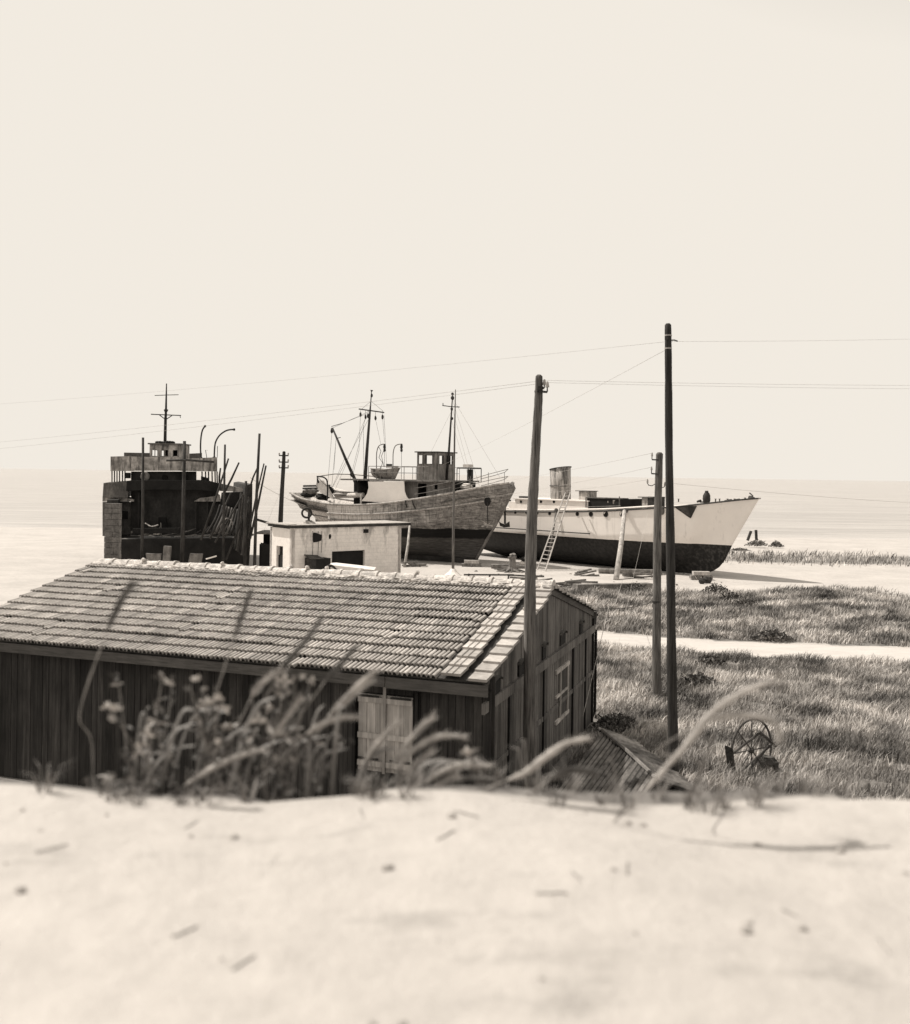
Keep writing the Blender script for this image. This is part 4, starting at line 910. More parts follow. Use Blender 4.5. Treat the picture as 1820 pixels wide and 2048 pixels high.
mb.wall(Wt.T(cc[0],1.45,0),Wt.d,dd[0]-cc[0],z1-.2,cc[1],.06,hl_,-Wt.n); mb.wall(Wt.T(cc[0],-1.45,0),Wt.d,dd[0]-cc[0],z1-.2,cc[1],.06,[(hs[0]-.4,hs[0]+3,zc-.15,zc+.2)],Wt.n)
Wt.box(mb,cc[0],cc[0]+.06,-1.39,1.39,z1-.2,cc[1]); Wt.box(mb,dd[0]-.06,dd[0],-1.39,1.39,z1-.2,cc[1]); dh=mb.build('dark_deckhouse',m_black,ws)
mb=MB(); Wt.box(mb,cc[0]-.08,dd[0]+.08,1.25,1.5,cc[1],cc[1]+.07); mb.build('roof_edge',m_mgrey,dh)
mb=MB(); mb.tube([wp(1172,1014,1.6),wp(1172,995,1.6)],.04,5); mb.tube([wp(1239,1012,1.6),wp(1239,993,1.6)],.04,5); mb.tube([wp(1171,1014,1.65),wp(1241,1012,1.65)],.035,5); mb.build('corner_post',m_mgrey,dh)
mb=MB(); x0_,z0_=Wt.xz(1104,993); x1_=Wt.xz(1139,993)[0]; zt2=Wt.xz(1120,936.5)[1]; a=(x1_-x0_)/2
ell=lambda z,k,sx:[Wt.T((x0_+x1_)/2+sx+a*k*math.cos(2*PI*i/28),.62*k*math.sin(2*PI*i/28),z) for i in range(28)]
vs=ell(3.8,.97,.03)+ell(z0_,.98,0)+ell((z0_+zt2)/2,.99,-.03)+ell(zt2,1.02,-.08)+ell(zt2,.96,-.08)+ell(zt2-.9,.96,-.05)
for i in range(28): q=vs[3*28+i]; s_=.12*((q-Wt.T((x0_+x1_)/2,0,0)).dot(Wt.d)/a); vs[3*28+i]=q+V(0,0,s_); vs[4*28+i]=vs[4*28+i]+V(0,0,s_)
mb.add(vs,[(j*28+i,j*28+(i+1)%28,(j+1)*28+(i+1)%28,(j+1)*28+i) for j in range(5) for i in range(28)]+[tuple(5*28+i for i in range(28))[::-1]])
fn=mb.build('funnel',m_funnel,ws,True)
for zf,k_,m_ in((zt2,1.04,m_dgrey),((z0_*.62+zt2*.38),1.0,m_rust)):
    mb=MB(); rg=[Wt.T((x0_+x1_)/2-.06+a*k_*math.cos(2*PI*i/28),.64*k_*math.sin(2*PI*i/28),zf+(.12*math.cos(2*PI*i/28) if zf==zt2 else 0)) for i in range(29)]; mb.tube(rg,.03,5,False); mb.build('funnel_band',m_,fn)
for u0,u1,vt,m_,y0,y1 in((1158,1179,982.5,m_grey,-.4,.4),(1284,1306,995,m_grey,-.7,.5)):
    bx_,a_,b_=cab('deck_box',u0,u1,vt,y0,y1,m_,3.8)
    mb=MB(); Wt.box(mb,a_[0]-.25,b_[0]+.05,y0-.1,y1+.1,a_[1],a_[1]+.05); mb.build('lid',m_mgrey,bx_)
mb=MB(); Wt.box(mb,Wt.xz(1296,996,.5)[0],Wt.xz(1312,996,.5)[0],-.5,.55,3.9,Wt.xz(1300,993.5,.5)[1]); mb.build('deck_locker',m_dgrey,ws)
mb=MB(); c_=wp(1413,1005); mb.blob(c_+V(0,0,.25),(.24,.24,.42),12,8,.04); mb.tube([c_+V(0,0,.55),c_+V(0,0,.72)],[.13,.1],8); mb.build('capstan',m_dgrey,ws,True)
mb=MB(); mb.tube([wp(1400,1004),wp(1412,1004)],.05,6); mb.build('capstan_bar',m_iron,ws)
for u_,v_ in((1357,1001),(1431,1001),(1439,1001),(1455,1001),(1188,1012),(1192,1012),(1469,1001),(1490,999)):
    mb=MB(); q=wp(u_,v_+3,.3); mb.tube([q,q+V(0,0,.16),q+V(0,0,.2)],[.04,.04,.08],7); mb.build('bollard',m_mgrey,ws)
for (a,b,c_) in ((1395,1402,3),(1450,1464,4),(1466,1480,5),(1488,1506,6)):
    mb=MB(); mb.tube([wp(a,1006-c_*.9,.0),wp((a+b)/2,1005-c_,.1),wp(b,1004-c_,0)],.07,6); mb.build('deck_fitting',m_iron,ws)
mb=MB(); q=wp(1502,1000); mb.tube([q,q+V(.1,0,.25),q+V(-.1,0,.42)],.04,5); mb.blob(q+V(0,0,.1),(.2,.2,.16)); mb.build('bow_fairlead',m_rust,ws)
# anchor pocket (triangular recess with its anchor)
def onhull(u,v,off):     # point on the camera side of the white hull under a pixel
    y=2.0
    for _ in range(12):
        x,z=Wt.xz(u,v,y); zs_=spl([(0,3.35),(.2,3.38),(.4,3.52),(.6,3.74),(.8,4.15),(1,4.82)],x/23.5); q=min(1,max(0,z/zs_))
        y=.5*y+.5*(hullside(Wt,x,q)[0]+off)
    x,z=Wt.xz(u,v,y); return Wt.T(x,y,z)
mb=MB(); tri=[onhull(1349,1013,.03),onhull(1382,1036,.03),onhull(1394,1012,.03)]; mb.prism(tri,Wt.n*.02); ap=mb.build('anchor_pocket',m_rust,ws)
mb=MB(); mb.prism([onhull(1376,1012,.06),onhull(1382,1035,.06),onhull(1392,1013,.06)],Wt.n*.03); mb.tube([onhull(1375,1013,.1),onhull(1382,1034,.1)],.05,5); mb.tube([onhull(1351,1015,.06),onhull(1381,1036,.06)],.025,5); mb.build('anchor',m_dgrey,ap)
mb=MB(); c_=onhull(1324,1021,.02); mb.blob(c_,(.24,.12,.27),12,8,.03); mb.build('fender_disc',m_mgrey,ws)
for u_ in (1252,1112):
    mb=MB(); q=onhull(u_,1021,.05); mb.blob(q,(.16,.12,.16)); mb.build('lashing',m_mgrey,ws)
# steel ground tackle hanging between the two hulls
q=lambda u,v:P(u,v,64.5); an=thing('hanging_anchor',q(1009,1060),'dark stock anchor hanging below the fishing boat bow in front of the white hull','anchor')
mb=MB(); mb.tube([q(1010,1012),q(1010,1048)],.07,7); mb.build('shank',m_iron,an)
mb=MB(); mb.prism([q(998,1042),q(1002,1046),q(1010,1049),q(1016,1045),q(1019,1043),q(1020,1054),q(1008,1055),q(1000,1052)],V(0,.2,0)); mb.build('flukes',m_iron,an)
mb=MB(); rg=[q(1010,1009)+V(math.cos(2*PI*i/12)*.09,0,math.sin(2*PI*i/12)*.11) for i in range(13)]; mb.tube(rg,.02,5,False); mb.tube([q(1000,1003),q(1010,1002),q(1022,1001)],.05,5); mb.build('ring',m_iron,an)
# shores and ladder
def stick(nm,a,b,r,m,label,cat,group,seg=8):
    mb=MB(); a,b=Vector(a),Vector(b); mid=a.lerp(b,.5)+V(.04,0,0); mb.tube([a,mid,b],[r*.85,r,r*1.12],seg)
    return lone(mb,nm,m,b if b.z<a.z else a,label,cat,group,True)
stick('hull_shore',onhull(1249,1022,.12),Gd(1232,1160),.15,m_paletimber,'thick pale log propping the white ship between the ladder and the hooked-insulator pole','prop','timber props against the hulls')
stick('hull_shore',onhull(1112,1023,.1),Gd(1094,1130),.07,m_timber,'thinner prop against the white ship just behind the ladder','prop','timber props against the hulls')
stick('hull_shore',T.pt(820,1046,2.3),Gd(809,1134),.085,m_paletimber,'slanting pale prop beside the right end of the whitewashed building','prop','timber props against the hulls')
stick('hull_shore',T.pt(676,1030,2.2),Gd(664,1112),.08,m_paletimber,'leftmost pale prop under the fishing boat stern','prop','timber props against the hulls')
stick('hull_shore',T.pt(722,990,2.75),Gd(721,1115),.07,m_paletimber,'tall upright pale prop reaching the fishing boat gunwale below its main mast','prop','timber props against the hulls')
stick('hull_shore',T.pt(735,1038,2.35),Gd(726,1115),.07,m_timber,'short prop just right of the tall upright one','prop','timber props against the hulls')
stick('hull_shore',T.pt(640,1030,.6),Gd(626,1108),.11,m_darktimber,'dark slanting prop under the overhanging stern beside the tyre','prop','timber props against the hulls')
ld=thing('ladder',Gd(1080,1143),'long wooden ladder leaning on the side of the white ship','ladder')
f1,f2=Gd(1074,1141),Gd(1090,1144); t1,t2=onhull(1132,990,.3),onhull(1141,986,.25)
t1=P(1131,985,t1.y-.1); t2=P(1141,984,t2.y-.3)
for a,b in((f1,t1),(f2,t2)):
    mb=MB(); mb.beam(a,b,.07,.06); mb.build('side_rail',m_paletimber,ld)
for i in range(1,20):
    k_=i/20; mb=MB(); mb.beam(f1.lerp(t1,k_),f2.lerp(t2,k_),.045,.045); mb.build('rung',m_paletimber,ld)
# ------------------------------------------------------------------ stripped steel hulk on the left
K=lambda u,v,Y:P(u,v,Y)
hk=thing('steel_hulk',V(-15.5,60,0),'stripped dark steel ship with grey bridge and thin cross mast at the left','ship','vessels laid up on the beach')
AX=V(-.27,.963,0)
def kprism(nm,pix,Y,dep,m,par=hk,extra=None):
    mb=MB(); mb.prism([K(u,v,Y) for u,v in pix],AX*dep)
    if extra: extra(mb)
    return mb.build(nm,m,par)
gf=[(238,1162),(236,1079),(300,1077),(440,1076),(477,1077),(486,1120),(478,1162)]
kprism('lower_hull',gf,56,15,m_black)
kprism('side_plating',[(470,1162),(476,1080),(488,1040),(494,970),(505,968),(504,1040),(496,1162)],56.6,14,m_dgrey)
kprism('side_plating',[(214,1162),(214,1000),(236,1000),(236,1162)],57.5,14,m_dgrey)
kprism('main_bulkhead',[(262,1072),(262,975),(436,975),(441,1072)],60,.3,m_dgrey)
kprism('wing_bulkhead',[(436,1072),(436,1002),(480,1002),(480,1072)],60.2,.3,m_mgrey)
kprism('wing_bulkhead',[(205,1072),(205,1004),(262,1004),(262,1072)],60.2,.3,m_mgrey)
kprism('side_deck',[(205,1003),(205,995),(240,993),(268,999),(268,1003)],59.6,3,m_grey)
kprism('side_deck',[(388,1003),(400,996),(425,993),(440,990),(442,1003)],59.6,3,m_grey)
kprism('upper_deck_edge',[(252,982),(254,962),(300,960),(420,962),(438,967),(438,984),(400,980),(300,979)],59,7,m_black)
kprism('upper_deck_edge',[(418,970),(418,963),(450,969),(488,978),(490,984),(440,982)],59.5,5,m_grey)
kprism('upper_deck_edge',[(205,995),(207,966),(250,963),(256,963),(256,995)],59.3,6,m_mgrey)
kprism('bridge_block',[(262,962),(262,943),(393,943),(393,962)],60.5,4,m_dgrey)
for u_,r_ in((329,.18),(370,.17)):
    mb=MB(); c_=K(u_,955,60.4); mb.tube([c_,c_+V(0,.12,0)],r_,14); mb.build('porthole',m_black,hk)
mb=MB(); mb.blob(K(290,953,60.2),(.3,.15,.3),12,8,.05); mb.build('ventilator',m_grey,hk,True)
mb=MB(); mb.box(K(256,951,60.3),(.25,.3,.35)); mb.build('lamp_box',m_black,hk)
kprism('bridge_wing',[(221,942),(221,913),(262,912),(262,942)],60,5,m_grey)
kprism('bridge_front',[(262.2,941.5),(262.2,913),(300,914),(361,914),(361,941.5)],59.9,.25,m_grey)
kprism('bridge_wing',[(361.2,941.8),(361.2,918),(395,916),(434.5,914.5),(434.5,943)],60,5,m_grey)
kprism('upper_screen',[(248,916),(248,905),(300,906),(300,916)],63,3,m_mgrey)
kprism('upper_screen',[(361,920),(361,908),(404,906),(404,918)],63,2.5,m_mgrey)
for u_ in (224,229,234,239,245,250):
    mb=MB(); mb.beam(K(u_,942,60.4),K(u_,964,60.4),.07,.07,AX); mb.build('stanchion',m_dgrey,hk)
for u_ in (404,411,417,424,430,434):
    mb=MB(); mb.beam(K(u_,943,60.4),K(u_+.5,966,60.4),.08,.07,AX); mb.build('stanchion',m_dgrey,hk)
kprism('stair_panel',[(402,964),(402,952),(417,956),(417,966)],60.6,.1,m_dgrey)
# bridge house with openings
o_=K(299,914,60.2); o_=V(o_.x,o_.y,0); e_=K(361,914,60.2); wd_=e_.x-o_.x; z0_,z1_=K(330,914,60.2).z,K(330,889,60.2).z
px=lambda u:K(u,900,60.2).x-o_.x
zz=[K(330,v,60.2).z for v in(912,900)]
hs_=[(px(303),px(309),*zz),(px(310),px(316),*zz),(px(323),px(329),*zz),(px(330),px(336),*zz),(px(346),px(355),*zz)]
mb=MB(); mb.wall(o_,V(1,0,0),wd_,z0_-.1,z1_,.08,hs_,V(0,1,0))
mb.wall(o_+V(.0,.08,0),V(0,1,0),1.9,z0_-.1,z1_,.06,[(.3,1.5,zz[0],zz[1])],V(1,0,0)); mb.wall(o_+V(wd_-.06,.08,0),V(0,1,0),1.9,z0_-.1,z1_,.06,[],V(1,0,0))
mb.wall(o_+V(.0,1.98,0),V(1,0,0),wd_,z0_-.1,z1_,.06,[(-.1,.62,zz[0],zz[1])],V(0,1,0)); bh=mb.build('bridge_house',m_grey,hk)
mb=MB(); mb.box(o_+V(wd_/2,1,z1_+.04),(wd_+.16,2.3,.08)); mb.build('roof',m_mgrey,bh)
mb=MB(); mb.box(o_+V(wd_/2,1.2,(zz[0]+zz[1])/2),(wd_*.45,.05,.5)); mb.box(o_+V(wd_-.3,1.0,(zz[0]+zz[1])/2),(.5,.05,.5)); mb.build('inner_screen',m_dark,bh)
mb=MB()
for k_ in range(7): mb.blob(K(315+k_*5,885,61)+V(0,0,random.uniform(-.02,.03)),(.13,.3,.1),6,5,.2)
mb.build('canvas_roll',m_dgrey,bh)
ms=MB(); ms.tube([K(330,889,61),K(331,840,61),K(332,820,61),K(333,767,61)],[.1,.09,.07,.035],8); hm=ms.build('mast',m_darktimber,hk,True)
mb=MB(); mb.tube([K(302,828.5,61),K(362,831,61)],.035,6); mb.tube([K(319,830,61),K(331,839,61)],.03,5); mb.tube([K(344,831,61),K(332,839,61)],.03,5); mb.tube([K(360,831,61),K(361,836,61)],.02,4); mb.build('crosstree',m_darktimber,hm)
mb=MB(); mb.tube([K(309.5,791,61),K(333,790,61),K(357,789.5,61)],.025,6); mb.build('upper_yard',m_darktimber,hm)
mb=MB(); mb.tube([K(331.5,825,61),K(332,821,61),K(332,819,61)],[.07,.13,.14],8); mb.build('masthead_cap',m_darktimber,hm)
for pts in ([(402,916),(401,895),(402,875),(405,860),(410,852.5)],[(428.5,915),(429,900),(431,885),(438,872),(449,863),(459,859.5),(468,859)]):
    mb=MB(); mb.tube(cat_rom([K(u,v,61) for u,v in pts],4),[.055]*0 or .05,8); e2=K(*pts[-1],61); mb.blob(e2,(.08,.08,.08)); mb.blob(K(*pts[0],61),(.1,.1,.08)); mb.build('davit',m_iron,hk,True)
for (u0,v0,u1,v1) in((411,900,414,918),(435,892,434.5,915),(414,900,414,901)):
    mb=MB(); mb.tube([K(u0,v0,61),K(u1,v1,61)],.02,4); mb.build('thin_rod',m_iron,hk)
# deck with loose timber
mb=MB(); mb.prism([K(240,1080,56.2),K(478,1080,56.2),K(478,1076,56.2),K(240,1078,56.2)],V(0,4.2,0)); mb.build('deck',m_mgrey,hk)
zdk=K(350,1077,57).z
for i in range(34):
    u_=random.uniform(255,475); a=K(u_,1073+random.uniform(-2,1),57+random.uniform(-.6,2)); an_=random.uniform(-.7,.7); l_=random.uniform(.4,1.6)
    mb=MB(); mb.beam(a,a+V(math.cos(an_)*l_,math.sin(an_)*l_*.5,random.uniform(-.1,.45)),random.uniform(.06,.16),.05)
    lone(mb,'deck_plank',random.choice([m_timber,m_timber,m_darktimber,m_mgrey]),a,'loose broken plank in the litter on the open deck of the steel ship','plank','loose planks on the open deck')
mb=MB(); mb.prism([K(307,1062,56.6),K(316,1062,56.6),K(316,1070,56.6),K(307,1069,56.6)],V(0,.3,0)); lone(mb,'pale_box',m_white,K(311,1070,56.7),'small bright box on the open deck of the dark steel ship','box')
mb=MB(); mb.beam(K(266,1062,56.4),K(360,1061,56.4),.18,.3); mb.build('deck_beam',m_black,hk)
mb=MB(); mb.beam(K(330,1061.5,57.3),K(262,1064,57.3),.1,.12); mb.build('deck_beam',m_mgrey,hk)
# curved frames and splayed side planks at the right
mb=MB(); mb.prism([K(440,1010,57.3),K(443,985,57.3),K(478,984,57.3),K(480,1008,57.3),K(470,1018,57.3),K(450,1015,57.3)],V(0,1,0)); mb.build('torn_plate',m_black,hk)
for i in range(9):
    u_=436+i*6; mb=MB(); mb.tube(cat_rom([K(u_+4,1010+i*1.5,57),K(u_-2,1030+i*2,56.6),K(u_-12+i,1050+i,56.3),K(u_-22+i*1.5,1066+i*.8,56.2)],4),random.uniform(.05,.11),6)
    mb.build('hull_frame',random.choice([m_darktimber,m_dgrey,m_mgrey]),hk,True)
for i in range(6):
    u_=478+i*3.4; mb=MB(); mb.beam(K(u_+4,985+i*2,56.3),K(u_-9,1098+i*3,55.9),.14,.05); mb.build('side_plank',[m_dgrey,m_mgrey,m_darktimber][i%3],hk)
for (a,b,rr) in (((455,1052),(470,1062),.3),((448,1058),(441,1068),.22)):
    mb=MB(); c_=K(a[0],a[1],56.3); mb.tube([c_+V(math.cos(2*PI*i/14)*rr,0,math.sin(2*PI*i/14)*rr*1.5) for i in range(15)],.035,5,False); mb.build('cable_coil',m_grey,hk)
# scaffold poles
SC=[(286,875,283,1150,54.5,.085,'upright scaffold pole left of the bridge house'),(369,882,363,1150,54.5,.11,'thick upright scaffold pole right of the bridge house'),
(450,889,446,1135,55,.07,'upright scaffold pole right of the davits'),(457,917,402,1080,55.2,.06,'leaning scaffold pole crossing the one right of the davits'),
(478,925,446,990,55.4,.06,'short leaning scaffold pole above the torn plate'),(519,867,509,1135,54.8,.085,'tallest outer scaffold pole'),(515,935,500,975,55.3,.05,'short pole leaning on the tallest outer pole'),
(528,927,496,1075,55.,.05,'left one of the two slim outer scaffold poles leaning together'),(532,931,500,1078,55.1,.06,'right one of the two slim outer scaffold poles leaning together'),
(492,962,490,1135,54.9,.09,'stubby dark post at the outer corner of the steel ship'),(441,936,439,970,58,.06,'short thin upright beyond the bridge wing'),
(462,985,420,1078,55.6,.06,'scaffold pole slanting down through the torn frames'),(485,990,430,1085,55.4,.055,'lower slanting scaffold pole in front of the frames'),(498,1000,452,1120,55.3,.06,'outermost slanting pole low in front of the side plating')]
for u0,v0,u1,v1,Y,r_,lb in SC:
    mb=MB(); a,b=K(u0,v0,Y),K(u1,v1,Y); mb.tube([a,a.lerp(b,.5)+V(random.uniform(-.04,.04),0,0),b],[r_*.8,r_,r_*1.1],8); lone(mb,'scaffold_pole',m_darktimber,b,lb,'scaffold pole','scaffold poles around the steel ship',True)
mb=MB(); mb.tube([K(333,921,54.4),K(372,920,54.4),K(428,924,54.4)],.06,7); lone(mb,'scaffold_rail',m_darktimber,K(370,921,54.4),'horizontal pole lashed across the scaffold below the bridge house','scaffold pole',None,True)
mb=MB(); mb.tube([K(510,1038,54.7),K(556,1052,54.7)],.07,7); lone(mb,'scaffold_rail',m_darktimber,K(530,1045,54.7),'pole sloping from the scaffold to the lean-to roof','scaffold pole',None,True)
for u0,v0,u1,v1,w0,w1 in ((306,1107,311,1150,15,12),(334,1092,330,1150,7,7),(392,1107,384,1150,12,13)):
    mb=MB(); mb.prism([K(u0-w0,v0,54),K(u0+w0,v0+1,54),K(u1+w1,v1,54),K(u1-w1,v1,54)],V(0,.25,0)); lone(mb,'timber_block',m_timber,K(u1,v1,54),{306:'wide squared timber block left of the narrow post under the steel ship',334:'narrow pale timber post between the two wide blocks',392:'wide timber block right of the narrow post under the steel ship'}[u0],'timber block','timber blocks under the steel ship')
mb=MB(); mb.tube([K(412,1118,53.8),K(433,1112,53.8)],.04,5); lone(mb,'pale_stick',m_white,K(420,1116,53.8),'pale stick slanting behind the shed ridge below the steel ship','stick')
# stone pier at far left
pp=P(222,1170,43); mb=MB()
z=0
while z<P(222,1012,43).z:
    h_=random.uniform(.2,.28); x=0
    while x<.66:
        w_=random.uniform(.3,.5); mb.tone=1; mb.box(V(pp.x-.38+x+min(w_,.66-x)/2,43.3+random.uniform(-.015,.015),z+h_/2),(min(w_,.66-x)-.015,.35,h_-.015)); x+=w_
    z+=h_
lone(mb,'stone_pier',noise_st:=mat('grey_masonry',noisy(.09,.2,4,fine=.3),bump=.4,bs=.03),V(pp.x-.3,43.3,0),'coursed grey masonry pier at the left edge beside the steel ship','pier')
# ------------------------------------------------------------------ ground litter in the yard
def rock(u,v,r,m,label,grp='stones lying in the yard',flat=.6):
    g_=Gd(u,v); mb=MB(); mb.blob(g_+V(0,0,r*flat*.6),(r,r*.8,r*flat),7,5,.3); lone(mb,'stone',m,g_,label,'stone',grp)
rs=random.Random(3)
for i in range(60):
    x=rs.uniform(-5,16); y=rs.uniform(45,60); g_=V(x,y,0); r_=rs.uniform(.04,.13)
    mb=MB(); mb.blob(g_+V(0,0,r_*.3),(r_,r_*.8,r_*.6),6,4,.3); lone(mb,'stone',rs.choice([m_stone,m_timber,m_grey]),g_,'small stone scattered on the bare sand of the ship yard','stone','stones lying in the yard')
def timberpile(u,v,n,label,m=m_timber,L=1.2):
    g_=Gd(u,v); t=thing('timber_pile',g_,label,'timber pile','timber piles on the sand')
    for i in range(n):
        a=rs.uniform(-.5,.5); l_=rs.uniform(.5,1)*L; c_=g_+V(rs.uniform(-.4,.4)*L,rs.uniform(-.4,.4),.06+.11*(i//2)); d_=V(math.cos(a),math.sin(a),rs.uniform(-.1,.2))*l_/2
        mb=MB(); mb.beam(c_-d_,c_+d_,rs.uniform(.09,.16),.09); mb.build('timber',m,t)
timberpile(835,1133,5,'scattered offcuts on the sand beside the slanting prop',m_timber,1.3)
timberpile(1008,1141,5,'low pile of old timber left of the stump under the bows',m_timber,1.2)
timberpile(1265,1156,6,'dark brushwood lying at the foot of the thick log prop',m_timber,1.8)
timberpile(1180,1152,5,'thin bits of driftwood on the sand right of the ladder foot',m_timber,1.4)
timberpile(1060,1167,8,'tangle of thin scrap behind the shed ridge near the bent pole',m_timber,1.6)
timberpile(1150,1177,8,'long planks lying behind the right end of the shed roof',m_timber,1.8)
def cradle(u,v,label):
    g_=Gd(u,v); t=thing('keel_block',g_,label,'keel block','keel blocks under the hulls')
    for i,(dx,dz) in enumerate(((-.35,.1),(.35,.1),(0,.32))):
        mb=MB(); mb.box(g_+V(dx,0,dz+.02),(.55 if i<2 else .95,.5,.2)); mb.build('timber',m_timber if i!=2 else m_paletimber,t)
cradle(943,1134,'stacked timber keel block under the fishing boat bow'); cradle(1402,1158,'pale rubble and timber block under the white ship bow')
g_=Gd(1023,1144); t=thing('tree_stump',g_,'rough upright stump with spreading roots on the sand under the bows','stump')
mb=MB(); mb.tube([g_+V(0,0,0),g_+V(.02,0,.3),g_+V(.05,0,.75),g_+V(.03,0,.95)],[.42,.24,.2,.28],9); mb.build('trunk',m_timber,t)
for i in range(6):
    a=i*1.05; mb=MB(); mb.tube([g_+V(math.cos(a)*.25,math.sin(a)*.25,.15),g_+V(math.cos(a)*.6,math.sin(a)*.5,.08),g_+V(math.cos(a)*.95,math.sin(a)*.7,.0)],[.1,.07,.03],6); mb.build('root',m_timber,t)
mb=MB(); mb.blob(g_+V(.05,0,1.02),(.22,.2,.14),7,5,.3); mb.build('broken_top',m_grey,t)
for u0,v0,u1,v1,r_,lb in ((985,1110,1052,1122,.14,'long log lying in the shade between the two bows'),(985,1124,1040,1136,.16,'second log lying nearer between the two bows'),(1200,1120,1325,1133,.16,'long round timber lying against the black bottom of the white ship')):
    Y=61.5; a,b=Gd(u0,v1+8),Gd(u1,v1+8); a.y=b.y=Y if u0<1100 else 59.5; a.x=(u0-902)/F*a.y; b.x=(u1-902)/F*b.y; a.z=b.z=r_*1.02
    mb=MB(); mb.tube([a,b],[r_,r_*.85],9); lone(mb,'log',m_timber,a,lb,'log','logs on the sand')
for i,(u,v,c_) in enumerate(((1046,1108,m_white),(1050,1117,m_grey),(1056,1112,m_grey),(1048,1128,m_darktimber))):
    g_=P(u,v,64); g_.z=max(.12,g_.z-.0); mb=MB(); mb.blob(V(g_.x,64,.16+.25*(i%2)),(.22,.2,.17),8,5,.2); lone(mb,'rubbish',c_,V(g_.x,64,0),['pale sack','grey sack','second grey sack','dark sack'][i]+' in the heap of rubbish between the two bows','sack','rubbish between the bows')
for i,(u,v,r_,m_,lb) in enumerate(((1393,1158,.28,m_white,'pale painted stone at the left of the heap under the white bow'),(1411,1158,.24,m_stone,'pale rounded stone at the right of the heap under the white bow'),(1404,1166,.22,m_dgrey,'dark lump low in the heap under the white bow'),(1416,1165,.26,m_darktimber,'dark lump at the right foot of the heap under the white bow'))): rock(u,v,r_,m_,lb,'stones under the white ship bow',.8)
# ruined posts and scrub on the beach
for u0,v0,u1,v1,lb in ((1502,1062,1495,1081,'left leaning post on the beach behind the white ship bow'),(1512,1060,1513,1080,'right upright post on the beach behind the white ship bow')):
    mb=MB(); mb.tube([K(u0,v0,88),K(u1,v1,88)],.13,7); lone(mb,'beach_post',m_darktimber,K(u1,v1,88),lb,'post','posts on the beach')
def bush(c,rx,rz,n,label,grp,m=m_bush,lf=.12,nm='bush'):
    c=Vector(c); t=thing(nm,c,label,nm,grp); mb=MB()
    for i in range(n):
        a=rs.uniform(0,2*PI); q=rs.random()**.5; h=rs.random(); p=c+V(math.cos(a)*rx*q*(1-.5*h),math.sin(a)*rx*q*.6,h*rz*(1.1-q*.6))
        d=V(rs.uniform(-1,1),rs.uniform(-1,1),rs.uniform(-.2,1)).normalized()*lf*rs.uniform(.6,1.4); e=d.cross(V(rs.random(),rs.random(),rs.random())).normalized()*lf*.35
        mb.tone=rs.uniform(.5,2.2); mb.add([p-e,p+e,p+d*.7+e*.6,p+d,p+d*.7-e*.6],[(0,1,2,3,4)])
    mb.build('leaves',m,t)
    mb=MB()
    for i in range(6): a=rs.uniform(0,2*PI); mb.tube([c,c+V(math.cos(a)*rx*.3,math.sin(a)*rx*.2,rz*.4),c+V(math.cos(a)*rx*.6,math.sin(a)*rx*.4,rz*.8)],[.03,.02,.01],4)
    mb.build('stems',m_darktimber,t)
bush(K(1515,1092,84),1.2,.6,350,'dark low bush below the right beach post','bushes on the beach'); bush(K(1553,1094,84),.7,.55,250,'small dark bush right of the beach posts','bushes on the beach'); bush(K(1480,1102,80),1.0,.25,200,'flat scrub patch behind the white ship stem','bushes on the beach')
for u,v,rx,rz,lb in ((1432,1188,1.,.55,'dark bush in the grass strip right of the tallest pole'),(1463,1203,.9,.5,'dark bush in the grass strip, right of the first one'),(1490,1212,1.1,.35,'flat dark bush in the grass strip near its right side'),(1270,1182,1.,.45,'dark brush behind the far shed corner'),(1420,1330,.7,.3,'low dark weed clump near the sand track edge'),(1395,1372,.8,.35,'dark weed clump in the near grass right of the tallest pole'),(1545,1280,.9,.4,'dark weed clump on the far edge of the sand track')):
    bush(Gd(u,v),rx,rz,420,lb,'bushes in the grass',lf=.1)
bush(Gd(1235,1462),.8,.45,1300,'dark bush at the far foot of the shed gable','bushes in the grass',lf=.05)
# low earth bank and wall behind the far shed corner
mb=MB(); a,b=Gd(1150,1183),Gd(1300,1177); mb.beam(a+V(0,0,.2),b+V(0,0,.12),.5,.35); lone(mb,'low_wall',m_timber,a,'low broken wall behind the far end of the shed roof','wall')
